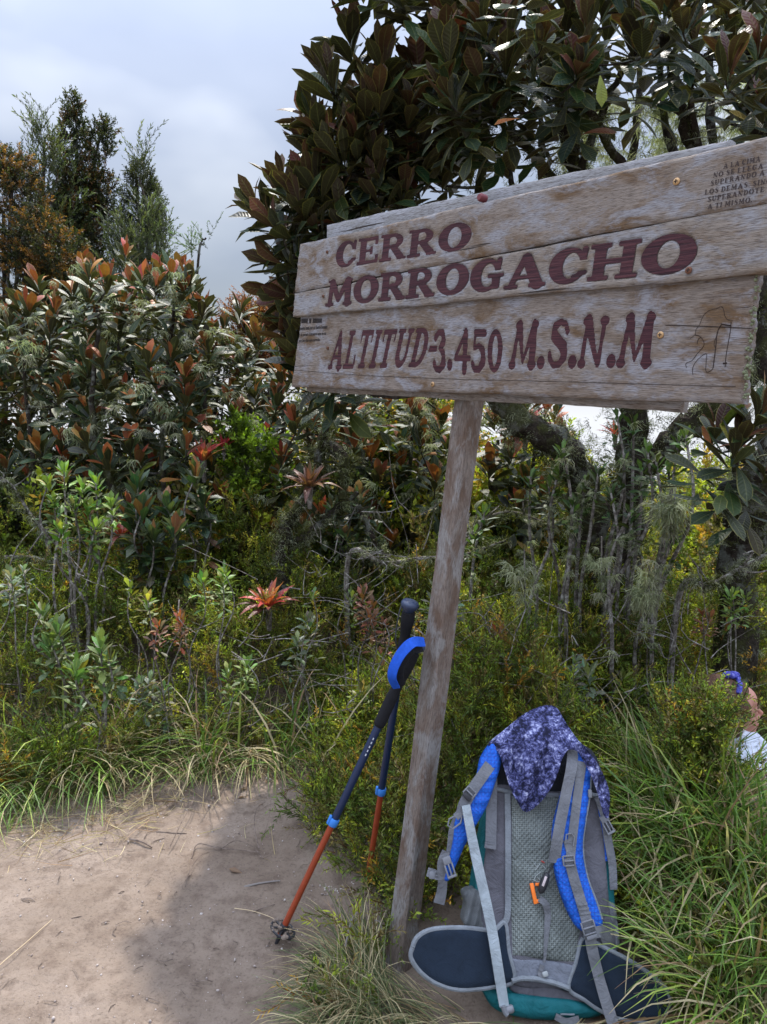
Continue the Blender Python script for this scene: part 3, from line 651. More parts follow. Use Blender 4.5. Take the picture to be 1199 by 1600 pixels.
def strands_base(r, n, L, w):
    """a tuft of thin hanging threads as slim crossed ribbons"""
    V = []; F = []; U = []
    for k in range(n):
        p = np.array([r.gauss(0, .012), 0, r.gauss(0, .012)]); d = nrmz((r.gauss(0, .7), r.uniform(-.2, .9), r.gauss(0, .7))); s = L * r.uniform(.4, 1.1) / 4; b = len(V)
        for i in range(4):
            ww = w * (1 - i / 4.4); pr = perp(d, r) * ww; V += [p - pr, p + pr]; U += [(.0, i / 3, 0, 1), (1, i / 3, 0, 1)]
            d = nrmz(d + np.array([r.gauss(0, .45), .35, r.gauss(0, .45)])); p = p + d * s
        F += [(b + 2 * i, b + 2 * i + 1, b + 2 * i + 3, b + 2 * i + 2) for i in range(3)]
    return np.array(V), np.array(F), np.array(U, float)
_r = random.Random(3)
LICH = [strands_base(_r, 34, .085, .0015) for _ in range(4)]       # +Y is pointed downwards when placed
MOSS = [strands_base(_r, 22, .028, .0010) for _ in range(3)]
def sprig_base(r, L, n, lw, ll, up=.7, col0=(.55, .55, .5), col1=(1.7, 1.65, 1.1), side=3):  # tip gradient: new growth, widened to paint sunlit tips over shaded bases
    """a heath shoot: stem with many small leaves, plus side shoots"""
    V = []; F = []; U = []
    def shoot(p, d, L, n):
        nonlocal V, F, U
        P = [np.array(p)]; d = nrmz(d)
        for i in range(4): d = nrmz(d + np.array([r.gauss(0, .12), .05, r.gauss(0, .12)])); P.append(P[-1] + d * L / 4)
        for i in range(4):
            b = len(V); a = perp(d, r) * .0013; V += [P[i] - a, P[i] + a, P[i + 1] + a * .7, P[i + 1] - a * .7]; F.append((b, b + 1, b + 2, b + 3)); U += [(.5, .5, 0, 1, .6, .35, .3)] * 4
        for i in range(n):
            t = (i + .5) / n; q = t * 3.999; k = int(q); p0 = P[k] + (P[k + 1] - P[k]) * (q - k); ax = nrmz(P[k + 1] - P[k]); s = perp(ax, r)
            ld = nrmz(s + ax * up); w = np.cross(ld, perp(ld, r)) * lw * .5; l = ll * r.uniform(.7, 1.2); b = len(V)
            V += [p0, p0 + ld * l * .5 + w, p0 + ld * l, p0 + ld * l * .5 - w]; F.append((b, b + 1, b + 2, b + 3))
            cc = [col0[j] + (col1[j] - col0[j]) * t ** 1.5 for j in range(3)]; g = r.uniform(.75, 1.25); U += [(.5, .5, 0, 1, cc[0] * g, cc[1] * g, cc[2] * g)] * 4
        return P
    P = shoot((0, 0, 0), (0, 1, 0), L, n)
    for k in range(side): shoot(P[1 + k % 3], (r.gauss(0, .7), 1, r.gauss(0, .7)), L * r.uniform(.35, .6), n // 2)
    return np.array(V), np.array(F), np.array(U)
HEATH = [sprig_base(_r, .15, 26, .0056, .015) for _ in range(6)]
FINE = [sprig_base(_r, .18, 34, .0034, .017, up=1.2) for _ in range(5)]
TWIGGY = [sprig_base(_r, .30, 30, .017, .032, up=.9, side=4) for _ in range(5)]
ERECT = [sprig_base(_r, .34, 36, .008, .034, up=1.8, side=4) for _ in range(4)]
BUSHY = [sprig_base(_r, .20, 20, .016, .036, up=.8, side=2) for _ in range(5)]
HG = [(.13, .19, .030), (.19, .24, .036), (.27, .31, .042), (.075, .12, .030), (.14, .16, .050), (.34, .33, .050), (.42, .25, .050), (.22, .18, .10)]
def scat(name, B, P, D, mat, parent=None, sc=(.8, 1.25), pal=HG, wt=None, kind='stuff', r=RNG):
    n = len(P); P = np.asarray(P, float); D = np.asarray(D, float); N = r.normal(size=(n, 3)); R = orient(P, D, N)
    pal = np.array(pal); K = r.integers(0, len(B), n); T = pal[r.choice(len(pal), n, p=None if wt is None else np.array(wt) / sum(wt))] * r.uniform(.7, 1.3, (n, 1))
    S = r.uniform(*sc, n); return join_leaves(name, B, P, R, S, K, T, mat, parent, kind)

def grow(tree, trunks, tips, seed, rb=.011, jit=.05, mat=None, tip_back=.14, thin=.004, n_obj=60):
    """limbs given as (points, r0, r1); every tip gets a twig back to the nearest limb"""
    r = random.Random(seed); nodes = []; mat = mat or M_BARK
    for i, (pts, r0, r1) in enumerate(trunks):
        P = spline(pts, 7); k = len(P); rr = np.linspace(r0, r1, k) * (1 + .10 * np.sin(np.arange(k) * 1.7 + seed)); P = P + np.array([[r.gauss(0, r0 * .12) for _ in range(3)] for _ in range(k)])
        MB().tube(P, rr, 12 if r0 > .03 else 8).build('trunk' if i == 0 else 'limb', mat, tree)
        for q in range(k): nodes.append((P[q], rr[q]))
    NP = [n[0] for n in nodes]; NR = [n[1] for n in nodes]; tb = MB(); cnt = 0; root = NP[0]
    order = sorted(range(len(tips)), key=lambda i: np.linalg.norm(tips[i][0] - root))
    for i in order:
        q, ax = tips[i]; A = np.array(NP); d = np.linalg.norm(A - q, axis=1) + 0.35 * np.maximum(A[:, 2] - q[2] + .05, 0) * 4 + np.where(np.linalg.norm(A - q, axis=1) < .07, 1, 0)
        j = int(np.argmin(d)); s = NP[j]; e = np.array(q); Ln = np.linalg.norm(e - s); mid = (s + e) / 2 - np.array(ax) * Ln * .12 + np.array([r.gauss(0, jit * Ln) for _ in range(3)]); mid[2] -= .08 * Ln
        P = spline([s, mid, e - nrmz(ax) * min(.06, Ln * .3), e], 4); r0 = min(rb * (.6 + .5 * Ln), NR[j] * .9 + .001); rr = np.linspace(max(r0, thin), thin * .8, len(P))
        m = MB().tube(P, rr, 5, cap=False)
        if Ln > .28 and cnt < n_obj: m.build('branch', mat, tree); cnt += 1
        else: tb.add(m.V, m.F)
        for k in range(2, len(P) - 2, 2): NP.append(P[k]); NR.append(rr[k])
    if tb.V: o = tb.build('twigs', mat, tree); o['kind'] = 'stuff'
    return np.array(NP), np.array(NR)
def fuzz(tree, NP, NR, n, seed, up=False):
    r = np.random.default_rng(seed); w_ = np.maximum(NR - .004, 0) ** 1.2; k = r.choice(len(NP), n, p=w_ / w_.sum())
    P = NP[k] + r.normal(size=(len(k), 3)) * (NR[k][:, None] * .9); D = r.normal(size=(len(k), 3)) * .8 + (P - NP[k]) * 40 - [0, 0, .3]
    scat('moss', MOSS, P, D, M_LICHEN, tree, (.8, 1.7), [(.06, .07, .022), (.10, .11, .035), (.035, .035, .016), (.30, .32, .22)], r=r)
def beard(tree, P, seed, sc=(.7, 1.8), name='beard_lichen'):
    r = np.random.default_rng(seed); P = np.asarray(P); D = r.normal(size=(len(P), 3)) * .25 + [0, 0, -1]
    scat(name, LICH, P, D, M_LICHEN, tree, sc, [(.36, .39, .24), (.44, .46, .30), (.28, .32, .19), (.38, .38, .27)], r=r)
# ------------------------------------------------------------------ trees and shrubs
SIGNPOLY = [(468, 385), (1230, 212), (1210, 425), (1183, 430), (1160, 633), (455, 604)]
def sample_tips(poly, zr, n, seed, mind=24, out_up=None, axis_c=None, spread=.6, up=.9):
    """tips spread through the part of the crown that the camera sees, at real distances"""
    r = random.Random(seed); xs = [p[0] for p in poly]; ys = [p[1] for p in poly]; out = []; tries = 0
    while len(out) < n and tries < 12000:
        tries += 1; x = r.uniform(min(xs), max(xs)); y = r.uniform(min(ys), max(ys)); z = r.uniform(*zr)
        if not inpoly(np.array(x), np.array(y), poly): continue
        if any((x - a) ** 2 + (y - b) ** 2 < mind ** 2 and abs(z - c) < .35 for a, b, c, _ in out): continue
        out.append((x, y, z, 0))
    T = []
    for x, y, z, _ in out:
        p = at(x, y, z); ax = nrmz((p - axis_c) * spread + np.array((r.gauss(0, .12), r.gauss(0, .12), up)))
        T.append((p, ax))
    return T
def tree(name, label, cat, base, group=None):
    t = empty(name, tuple(base)); tag(t, label, cat, group); t['_b'] = 1; del t['_b']; return t
class Off:
    """parts are modelled in world space; shift them under the thing's base"""
    def __init__(s, t): s.t = t; s.n0 = set(COL.objects)
    def end(s):
        b = s.t.location
        for o in list(COL.objects):
            if o not in s.n0 and o.parent == s.t: o.location = o.location - b

def broad_tree(label, base, trunks, tips, seed, group, sc=(.85, 1.1), rust=.3, n=14, old=8, moss=900, nobj=300, extra=None, avoid=SIGNPOLY, beards=None, name='broadleaf_tree', cat='tree', odd=.02, rb=.011):
    t = tree(name, label, cat, base, group); of = Off(t); r = random.Random(seed)
    NP, NR = grow(t, trunks, tips, seed, rb=rb)
    f = Fol(BROAD, M_BROAD)
    for q, ax in tips: rosette(f, q, ax, r, n, r.uniform(*sc), rust, old, odd=odd, rusts=TRUST if avoid is SIGNPOLY else RUSTS, greens=[tuple(.8 * q for q in c) for c in GREENS] if avoid is SIGNPOLY else GREENS)
    if extra: extra(f, r)
    f.build(t, 'leaf', 'leaves', nobj, BROADL, avoid=avoid)
    if moss: fuzz(t, NP, NR, moss, seed)
    if beards: beard(t, beards(NP, r), seed)
    of.end(); return t
GT = 'broad-leaved summit trees with dark leathery leaves'
def base_under(px, py, z): p = at(px, py, z); return np.array((p[0], p[1], float(ground_z(p[0], p[1])) - .02))
def limb(L): return [at(*q) for q in L]
# the tree behind the left half of the sign
bA = base_under(925, 900, 3.35)
cA = at(720, 420, 3.4)
TA = [(limb([(500, 78, 3.1)])[0], nrmz((-.25, -.1, 1))), (at(575, 75, 3.2), nrmz((-.05, 0, 1))), (at(540, 70, 3.3), nrmz((-.1, 0, 1)))]
TA = []
for x, y, z, ax in ((513, 118, 3.0, (-.35, -.1, 1)), (548, 62, 3.1, (-.15, -.1, 1)), (598, 92, 3.0, (0, -.2, 1)), (655, 98, 3.2, (.1, -.1, 1)), (490, 190, 3.1, (-.7, -.2, .8)), (520, 235, 3.0, (-.6, -.3, .8)),
                    (440, 290, 3.1, (-.4, -.2, 1)), (395, 322, 3.15, (-.8, -.1, .8)), (428, 350, 3.05, (-.8, -.3, .7)), (465, 310, 3.0, (-.3, -.3, 1)), (430, 410, 3.1, (-1, -.2, .35)), (445, 460, 3.2, (-1, -.3, .2)), (455, 505, 3.2, (-1, -.2, .1)),
                    (590, 150, 2.95, (-.1, -.4, 1)), (640, 165, 3.0, (.1, -.4, .9)), (560, 210, 3.0, (-.3, -.5, .7)), (490, 350, 3.1, (-.5, -.4, .7)), (725, 75, 2.85, (-.1, -.2, 1)), (745, 35, 2.95, (.1, -.1, 1))):
    TA.append((at(x, y, z), nrmz(ax)))
TA += sample_tips([(470, 200), (560, 130), (700, 90), (740, 140), (720, 280), (560, 330), (470, 350), (430, 330)], (3.0, 3.9), 44, 1, 26, axis_c=cA)
TA += sample_tips([(430, 400), (470, 380), (520, 520), (500, 600), (450, 540)], (3.1, 3.6), 9, 2, 26, axis_c=cA)
TA += sample_tips([(530, -95), (600, -95), (590, -250), (480, -250)], (2.9, 3.5), 8, 4, 40, axis_c=cA)
TA += sample_tips([(520, -20), (640, -60), (800, -10), (800, -220), (620, -260)], (2.9, 4.0), 22, 3, 40, axis_c=cA)
broad_tree('dark leathery-leaved tree behind the left half of the sign, brown leaf undersides against the sky', bA,
    [([bA, *limb([(922, 860, 3.35), (915, 770, 3.3), (880, 705, 3.25), (810, 655, 3.2), (740, 560, 3.2), (690, 430, 3.2), (640, 330, 3.2), (622, 240, 3.15), (600, 170, 3.1)])], .085, .020),
     (limb([(720, 500, 3.2), (640, 470, 3.2), (560, 440, 3.2), (500, 420, 3.15), (455, 400, 3.1)]), .03, .010), (limb([(665, 380, 3.2), (610, 300, 3.15), (540, 270, 3.1), (500, 215, 3.1)]), .022, .008),
     (limb([(690, 430, 3.2), (745, 330, 3.3), (755, 200, 3.3), (745, 90, 3.1)]), .03, .010), (limb([(622, 240, 3.15), (560, 190, 3.05), (520, 140, 3.05)]), .016, .006), (limb([(755, 200, 3.3), (720, 60, 3.4), (700, -120, 3.5)]), .022, .008)],
    TA, 5, GT, rust=.24, moss=1500, sc=(.95, 1.25), n=16)
# tree in the middle, over the sign
bB = base_under(985, 900, 3.6); cB = at(880, 300, 3.5)
TB = sample_tips([(690, 60), (700, 0), (730, -20), (1010, -20), (1010, 90), (930, 130), (800, 170), (700, 160)], (2.6, 3.6), 36, 11, 34, axis_c=cB)
TB += sample_tips([(700, -20), (1010, -20), (1010, -520), (760, -430)], (2.3, 4.2), 16, 12, 60, axis_c=cB)
TB += [(at(x, y, z), nrmz(a)) for x, y, z, a in ((790, 95, 2.7, (-.1, -.5, .9)), (850, 60, 2.6, (.2, -.6, .8)), (700, 70, 2.75, (-.1, -.2, 1)), (770, 160, 2.9, (-.2, -.4, .8)), (905, 110, 2.7, (0, -.6, .2)), (700, 150, 2.9, (-.2, -.4, .9)))]
broad_tree('dark leathery-leaved tree above the middle of the sign with one yellowing leaf hanging', bB,
    [([bB, *limb([(982, 850, 3.6), (985, 740, 3.55), (990, 650, 3.5), (965, 500, 3.5), (930, 380, 3.5), (905, 280, 3.5), (880, 170, 3.4), (850, 60, 3.3), (830, -80, 3.3)])], .080, .022),
     (limb([(965, 500, 3.5), (1010, 360, 3.4), (960, 240, 3.3), (900, 140, 3.0), (870, 60, 2.9)]), .030, .010), (limb([(930, 380, 3.5), (850, 260, 3.5), (790, 200, 3.3), (730, 130, 3.1)]), .026, .008),
     (limb([(905, 280, 3.5), (815, 320, 3.7), (790, 210, 3.8), (775, 60, 3.8)]), .020, .009), (limb([(940, 420, 3.6), (985, 270, 3.8), (1000, 120, 3.8), (990, -60, 3.8)]), .026, .010),
     (limb([(930, 400, 3.7), (860, 330, 3.9), (845, 180, 3.9), (850, 20, 3.9)]), .022, .009), (limb([(950, 400, 3.6), (905, 300, 3.4), (935, 190, 3.3), (985, 90, 3.2), (1020, 30, 3.1)]), .022, .010)],
    TB, 6, GT, rust=.22, moss=2200, extra=lambda f, r: (f.add(at(938, 118, 2.5), np.array((.1, -.1, -1.)), np.array((-.1, -1, .1)), .62, 0, (.22, .26, .05)), f.add(at(812, 185, 2.6), np.array((-.95, -.2, -.25)), np.array((0, -.5, 1.)), .6, 2, (.34, .11, .03))),
    beards=lambda NP, r: [at(r.uniform(870, 1100), r.uniform(150, 300), r.uniform(3.6, 4.2)) for _ in range(130)])
# tree on the right
bC = base_under(1165, 900, 3.1); cC = at(1160, 300, 3.4)
TC = sample_tips([(1010, -20), (1240, -20), (1260, 150), (1190, 170), (1140, 100), (1040, 80)], (2.5, 3.7), 26, 21, 36, axis_c=cC)
TC += sample_tips([(1010, -20), (1400, -20), (1500, 300), (1300, 500), (1300, -350), (1050, -400)], (2.4, 4.2), 14, 22, 70, axis_c=cC)
TC += [(at(x, y, z), nrmz(a)) for x, y, z, a in ((1140, 105, 2.5, (-.1, -.3, .9)), (1155, 690, 2.3, (.2, -.1, 1)), (1120, 670, 2.4, (.1, -.2, .9)), (1190, 640, 2.3, (.3, -.2, 1)), (1210, 720, 2.4, (.2, -.3, .8)))]
broad_tree('dark leathery-leaved tree at the right edge, mossy trunk passing behind the sign end', bC,
    [([bC, *limb([(1160, 860, 3.1), (1165, 790, 3.0), (1200, 730, 2.9), (1225, 640, 2.9), (1205, 540, 2.95), (1190, 430, 3.0), (1200, 330, 3.1), (1190, 200, 3.2), (1175, 60, 3.2), (1180, -90, 3.2)])], .085, .024),
     ([at(975, 800, 3.5), *limb([(990, 745, 3.45), (1040, 700, 3.4), (1100, 645, 3.3), (1165, 590, 3.3), (1190, 500, 3.3), (1150, 380, 3.3), (1095, 260, 3.3), (1060, 150, 3.2), (1040, 40, 3.1)])], .070, .020),
     (limb([(1095, 260, 3.3), (1080, 130, 3.1), (1130, 60, 2.9)]), .018, .008), (limb([(1165, 790, 3.0), (1150, 740, 2.7), (1150, 700, 2.45)]), .016, .008), (limb([(1180, 420, 3.1), (1120, 260, 3.5), (1110, 120, 3.5), (1120, -20, 3.5)]), .03, .012), (limb([(1150, 380, 3.3), (1050, 230, 3.6), (1030, 100, 3.6), (1010, -40, 3.6)]), .024, .010)],
    TC, 8, GT, rust=.2, moss=1800, nobj=260, odd=.03, beards=lambda NP, r: [at(r.uniform(1020, 1199), r.uniform(120, 240), r.uniform(3.6, 4.4)) for _ in range(110)] + [at(r.uniform(1165, 1185), r.uniform(440, 600), 3.1) for _ in range(14)])

# rust-tipped bushes on the left
GL = 'rust-tipped broad-leaved bushes left of the sign'
def bush(label, px0, px1, topf, zr, n, seed, basep, mind=22, ybot=830, rust=.2, sc=(.78, 1.0), nobj=300, group=GL, beardn=160, nleaf=13, name='broadleaf_bush', moss=500):
    poly = [(x, topf(x) + 18) for x in np.linspace(px0, px1, 12)] + [(px1, ybot), (px0, ybot)]
    b = base_under(*basep); c = at((px0 + px1) / 2, ybot + 60, (zr[0] + zr[1]) / 2 + .3)
    edge = [(at(x, topf(x) + 22 + 14 * math.sin(x * .31), random.Random(int(x)).uniform(*zr)), nrmz((.2 * math.sin(x * .17), -.1, 1))) for x in np.arange(px0 + 8, px1, 27)]
    tips = edge + sample_tips(poly, zr, n, seed, mind, axis_c=c, spread=.5, up=.9)
    r = random.Random(seed); tr = []
    for k in range(4):
        x = px0 + (px1 - px0) * (k + .5) / 4; z = r.uniform(*zr) + .1
        tr.append(([b + np.array((r.gauss(0, .05), r.gauss(0, .05), 0)), at((basep[0] + x) / 2 + r.gauss(0, 12), ybot - 20, z), at(x + r.gauss(0, 12), (ybot + topf(x)) / 2 + 60, z), at(x, topf(x) + 70, z)], .035 if k == 0 else .022, .009))
    return broad_tree(label, b, tr, tips, seed, group, sc=sc, rust=rust, n=nleaf, old=7, moss=moss, nobj=nobj, avoid=None, name=name, cat='bush',
        beards=lambda NP, r: [NP[r.randrange(len(NP))] + np.array((r.gauss(0, .05), r.gauss(0, .05) - .18, r.gauss(0, .06))) for _ in range(int(beardn * .42))])
bush('rust-tipped bush nearest the left edge, below the orange-leaved tree', -30, 140, lambda x: 470 - (x + 30) * .33 + 14 * math.sin(x * .07), (4.3, 5.4), 60, 31, (70, 900, 4.9))
bush('rust-tipped bush with the highest crown of the three at the left', 135, 292, lambda x: 398 + 10 * math.sin(x * .09) + max(0, x - 250) * .5, (4.0, 5.2), 78, 32, (220, 900, 4.7), beardn=260)
bush('rust-tipped bush sloping down towards the sign, sky showing through its right side', 288, 440, lambda x: 432 + (x - 288) * .58 + 16 * math.sin(x * .08), (4.2, 5.3), 46, 33, (345, 900, 4.6), beardn=200)
# sparser bushes behind the post
GC = 'sparse broad-leaved bushes seen between sign and heath'
bush('open broad-leaved bush under the left end of the sign, gnarled branches draped in lichen', 430, 560, lambda x: 570 + 10 * math.sin(x * .1), (4.0, 5.0), 34, 34, (450, 900, 4.1), ybot=850, group=GC, mind=30, beardn=150, rust=.3, nobj=200, name='broadleaf_bush')
bush('open broad-leaved bush just left of the post, its branches grey with lichen', 555, 700, lambda x: 575 + 8 * math.sin(x * .1), (4.2, 5.2), 34, 35, (610, 900, 4.5), ybot=860, group=GC, mind=30, beardn=260, rust=.3, nobj=200)
bush('low broad-leaved bush right of the post in front of the mossy trunk', 765, 880, lambda x: 612 + 8 * math.sin(x * .1), (3.9, 4.8), 14, 36, (800, 880, 4.2), ybot=790, group=GC, mind=36, beardn=60, rust=.35, nobj=120, moss=200)

# gnarled lichen-covered little trunk with a dead bromeliad
gb = base_under(440, 930, 3.7); gt = tree('gnarled_trunk', 'gnarled lichen-spotted little trunk forking beside the red bromeliad', 'tree', gb); of = Off(gt)
NPg, NRg = grow(gt, [([gb, *limb([(440, 905, 3.7), (445, 850, 3.7), (448, 820, 3.7), (465, 795, 3.7), (490, 755, 3.7), (500, 700, 3.75), (515, 650, 3.8)])], .040, .016), (limb([(448, 855, 3.7), (475, 840, 3.7), (500, 820, 3.7), (525, 795, 3.75), (560, 770, 3.8)]), .024, .012), (limb([(560, 790, 3.8), (600, 868, 3.8), (640, 875, 3.9), (670, 870, 4.0), (700, 850, 4.0)]), .014, .010), (limb([(510, 690, 3.75), (540, 720, 3.7), (535, 780, 3.7)]), .03, .02)], [], 71)
fuzz(gt, NPg, NRg, 700, 3); beard(gt, [p + np.array((0, -.02, -.01)) for p in NPg[10::2]], 4, (.4, .9)); of.end()

# bromeliads
BRO = [leaf_base(.15, .030, lan, b, .35, .0, 5, 2, tw) for b, tw in ((.5, .1), (.9, -.2), (.2, .2), (1.3, .1), (.7, 0))]
M_BRO = leaf_mat('bromeliad_leaf', rough=.4, trans=.3, spec=.4, rib=None)
def bromeliad(label, px, py, z, sc, seed, pal, n=20, ax=(0, -.12, 1), opn=(.3, 1.5), cat='bromeliad', group='bromeliads among the shrubs'):
    r = random.Random(seed); p = at(px, py, z); t = tree('bromeliad', label, cat, p, group); of = Off(t); f = Fol(BRO, M_BRO); ax = nrmz(ax); u = perp(ax, r); w = np.cross(ax, u)
    for i in range(n):
        g = i / n; th = i * 2.4; op = opn[0] + (opn[1] - opn[0]) * g + r.gauss(0, .08); rad = u * math.cos(th) + w * math.sin(th); d = ax * math.cos(op) + rad * math.sin(op)
        c = pal[min(len(pal) - 1, int(g * len(pal)))]; f.add(p + rad * .008, d, ax * math.sin(op) - rad * math.cos(op), sc * (.75 + .35 * g) * r.uniform(.85, 1.1), r.randrange(5), tuple(q * r.uniform(.8, 1.2) for q in c))
    f.build(t, 'leaf', 'leaves', 60); MB().tube([p - np.array((0, 0, .10)) * sc, p + ax * .01], [.010 * sc, .018 * sc], 8).build('rootstock', M_TWIG, t); of.end()
RED = [(.50, .16, .03), (.46, .09, .04), (.38, .05, .045), (.22, .05, .04), (.10, .045, .035)]
bromeliad('orange-red bromeliad glowing at the foot of the gnarled trunk', 420, 950, 3.45, 1.05, 1, RED, 26, opn=(.15, 1.25))
bromeliad('withered brown bromeliad perched in the fork of the gnarled trunk', 484, 762, 3.6, 1.0, 2, [(.13, .06, .035), (.11, .05, .03), (.17, .09, .05)], 26, opn=(.15, 1.3))
bromeliad('pinkish red bromeliad standing between two lichened bushes at the left', 318, 722, 4.2, 1.1, 3, [(.55, .12, .08), (.45, .07, .08), (.40, .16, .07)], 16, opn=(.1, .75))
bromeliad('small crimson bromeliad beside the bright green shrub', 350, 700, 4.3, .7, 4, [(.48, .04, .05), (.36, .04, .04)], 12, opn=(.1, .9))
bromeliad('dark red bromeliad under the rosette leaves at the left', 190, 838, 3.9, .9, 5, [(.30, .05, .03), (.24, .08, .04)], 18, opn=(.2, 1.4))
bromeliad('red bromeliad on the branch just right of the post top', 822, 668, 3.9, 1.15, 6, [(.45, .06, .06), (.30, .05, .05), (.22, .06, .05)], 20, opn=(.3, 1.9))
bromeliad('little red bromeliad high between the trunks behind the sign', 962, 680, 4.2, .8, 7, [(.50, .07, .07), (.38, .08, .07)], 14, opn=(.2, 1.2))

# light green shrubs with small rosettes on upright stems
OBO = [leaf_base(.062, .024, obl, b, .25, .1, 3, 2, 0) for b in (.3, .6, 0, .9, .2)]
M_OBO = leaf_mat('light_leaf', rough=.42, trans=.28, spec=.45, rib=(.28, .28, .08))
LG = [(.14, .23, .04), (.18, .27, .045), (.10, .17, .04), (.24, .33, .05)]
def stemmy(label, basepx, tops, seed, sc=1.0, pal=LG, group=None, name='rosette_shrub', cat='shrub', n=13, r0=.007, mat=M_TWIG, beardn=0, nobj=300, old=6):
    b = base_under(*basepx); t = tree(name, label, cat, b, group); of = Off(t); r = random.Random(seed); f = Fol(OBO, M_OBO); 
    for i, (x, y, z) in enumerate(tops):
        q = at(x, y, z); s = b + np.array((r.gauss(0, .03), r.gauss(0, .03), 0)); s[:2] += (q[:2] - s[:2]) * .5; s[2] = float(ground_z(s[0], s[1]))
        P = spline([s, s * .5 + q * .5 + np.array((r.gauss(0, .05), r.gauss(0, .05), 0)), s * .2 + q * .8 + np.array((r.gauss(0, .03), r.gauss(0, .03), 0)), q], 6); MB().tube(P, np.linspace(r0, r0 * .45, len(P)), 6).build('stem', mat, t)
        rosette(f, q, (r.gauss(0, .15), r.gauss(0, .15), 1), r, n, sc * r.uniform(.85, 1.15), .3, old, greens=pal[:3], rusts=pal[1:], fall=.035, open0=.2, open1=1.25, odd=.01)
        for j in range(2):
            rosette(f, q - np.array((0, 0, .05 + .06 * j)) * sc, (r.gauss(0, .3), r.gauss(0, .3), 1), r, 5, sc * .9, 0, 3, greens=[tuple(.75 * k for k in c) for c in pal], fall=.03, open0=.9, open1=1.4, odd=0)
        if beardn: beard(t, [P[k] + np.array((0, -.012, 0)) for k in r.sample(range(4, len(P)), min(beardn, len(P) - 5))], seed + i, (.5, 1.1))
    f.build(t, 'leaf', 'leaves', nobj, minpx=8, avoid=SIGNPOLY); of.end()
GLS = 'light green rosette shrubs in front of the rusty bushes'
stemmy('fresh green rosette shrub on tall stems at the left, in front of the rusty bushes', (120, 1010, 3.4), [(75, 755, 3.5), (100, 735, 3.45), (130, 760, 3.4), (150, 752, 3.5), (175, 785, 3.4), (95, 825, 3.35), (150, 822, 3.4), (115, 790, 3.4), (85, 785, 3.5), (140, 795, 3.45)], 41, 1.0, group=GLS)
GLB = [(.045, .075, .030), (.065, .095, .035), (.05, .08, .04), (.20, .09, .03)]
stemmy('dull green large-leaved rosette shrub between the fresh green one and the bright one', (240, 900, 3.7), [(215, 760, 3.7), (222, 800, 3.65), (262, 790, 3.7), (272, 825, 3.6), (305, 745, 3.8), (240, 838, 3.6), (318, 785, 3.8), (205, 815, 3.75)], 42, 1.9, pal=GLB, group=GLS, old=9)
stemmy('small green rosette plant rising from the heath at far left', (65, 1010, 3.1), [(65, 955, 3.05), (92, 985, 3.0), (80, 1005, 3.0)], 43, 1.15, group=GLS, pal=[(.10, .16, .05), (.13, .20, .05), (.08, .13, .045), (.15, .22, .05)])
stemmy('pale green rosette plant low in the heath, right of its twin', (155, 1050, 2.95), [(157, 1006, 2.9), (120, 1045, 2.9), (170, 1030, 2.95)], 44, 1.3, group=GLS, pal=[(.13, .20, .06), (.16, .24, .07), (.10, .16, .05), (.20, .28, .07)])
stemmy('low shrub with round grey-green leaves behind the gnarled trunk fork', (560, 900, 3.9), [(520, 790, 3.9), (560, 780, 3.9), (540, 835, 3.85), (585, 830, 3.9), (555, 850, 3.85)], 45, 1.4, pal=[(.06, .10, .05), (.08, .12, .05), (.05, .085, .04), (.13, .10, .05)], group=GLS)
# leggy grey-stemmed saplings right of the post
GS = 'leggy grey-stemmed saplings behind the heath'
DG = [(.055, .10, .025), (.08, .14, .03), (.04, .075, .022), (.12, .17, .035)]
for i, (lb, bp, tops) in enumerate((
    ('leggy sapling with two grey stems nearest the post', (745, 980, 3.2), [(740, 830, 3.2), (758, 800, 3.25)]),
    ('leggy sapling with leafless grey stems left of the dark trunk', (840, 980, 3.1), [(830, 745, 3.1), (858, 760, 3.2), (872, 735, 3.15), (905, 780, 3.1)]),
    ('leggy sapling whose stems stand right in front of the dark mossy trunk', (920, 980, 3.0), [(880, 700, 3.0), (915, 750, 3.05), (935, 740, 3.0), (895, 790, 3.0)]),
    ('tall leggy sapling topped by a broad green rosette below the sign', (960, 985, 2.9), [(1012, 705, 2.9), (985, 800, 2.9), (955, 770, 2.95)]),
    ('leggy sapling bristling with straight grey shoots under the fork of the trunks', (980, 985, 3.1), [(965, 650, 3.1), (990, 660, 3.15), (1003, 735, 3.1), (975, 720, 3.1)]),
    ('leggy sapling hung with pale beard lichen', (1010, 1000, 2.85), [(1025, 720, 2.9), (1045, 735, 2.95), (1060, 690, 2.9)]),
    ('leaning leggy sapling farthest right of the thicket', (1015, 1010, 2.8), [(1072, 680, 2.8), (1050, 840, 2.8)]))):
    stemmy(lb, bp, tops, 50 + i, .95, DG, GS, name='leggy_sapling', cat='sapling', n=8, r0=.010, beardn=5 if i in (2, 5, 6) else 2, old=2, nobj=120)

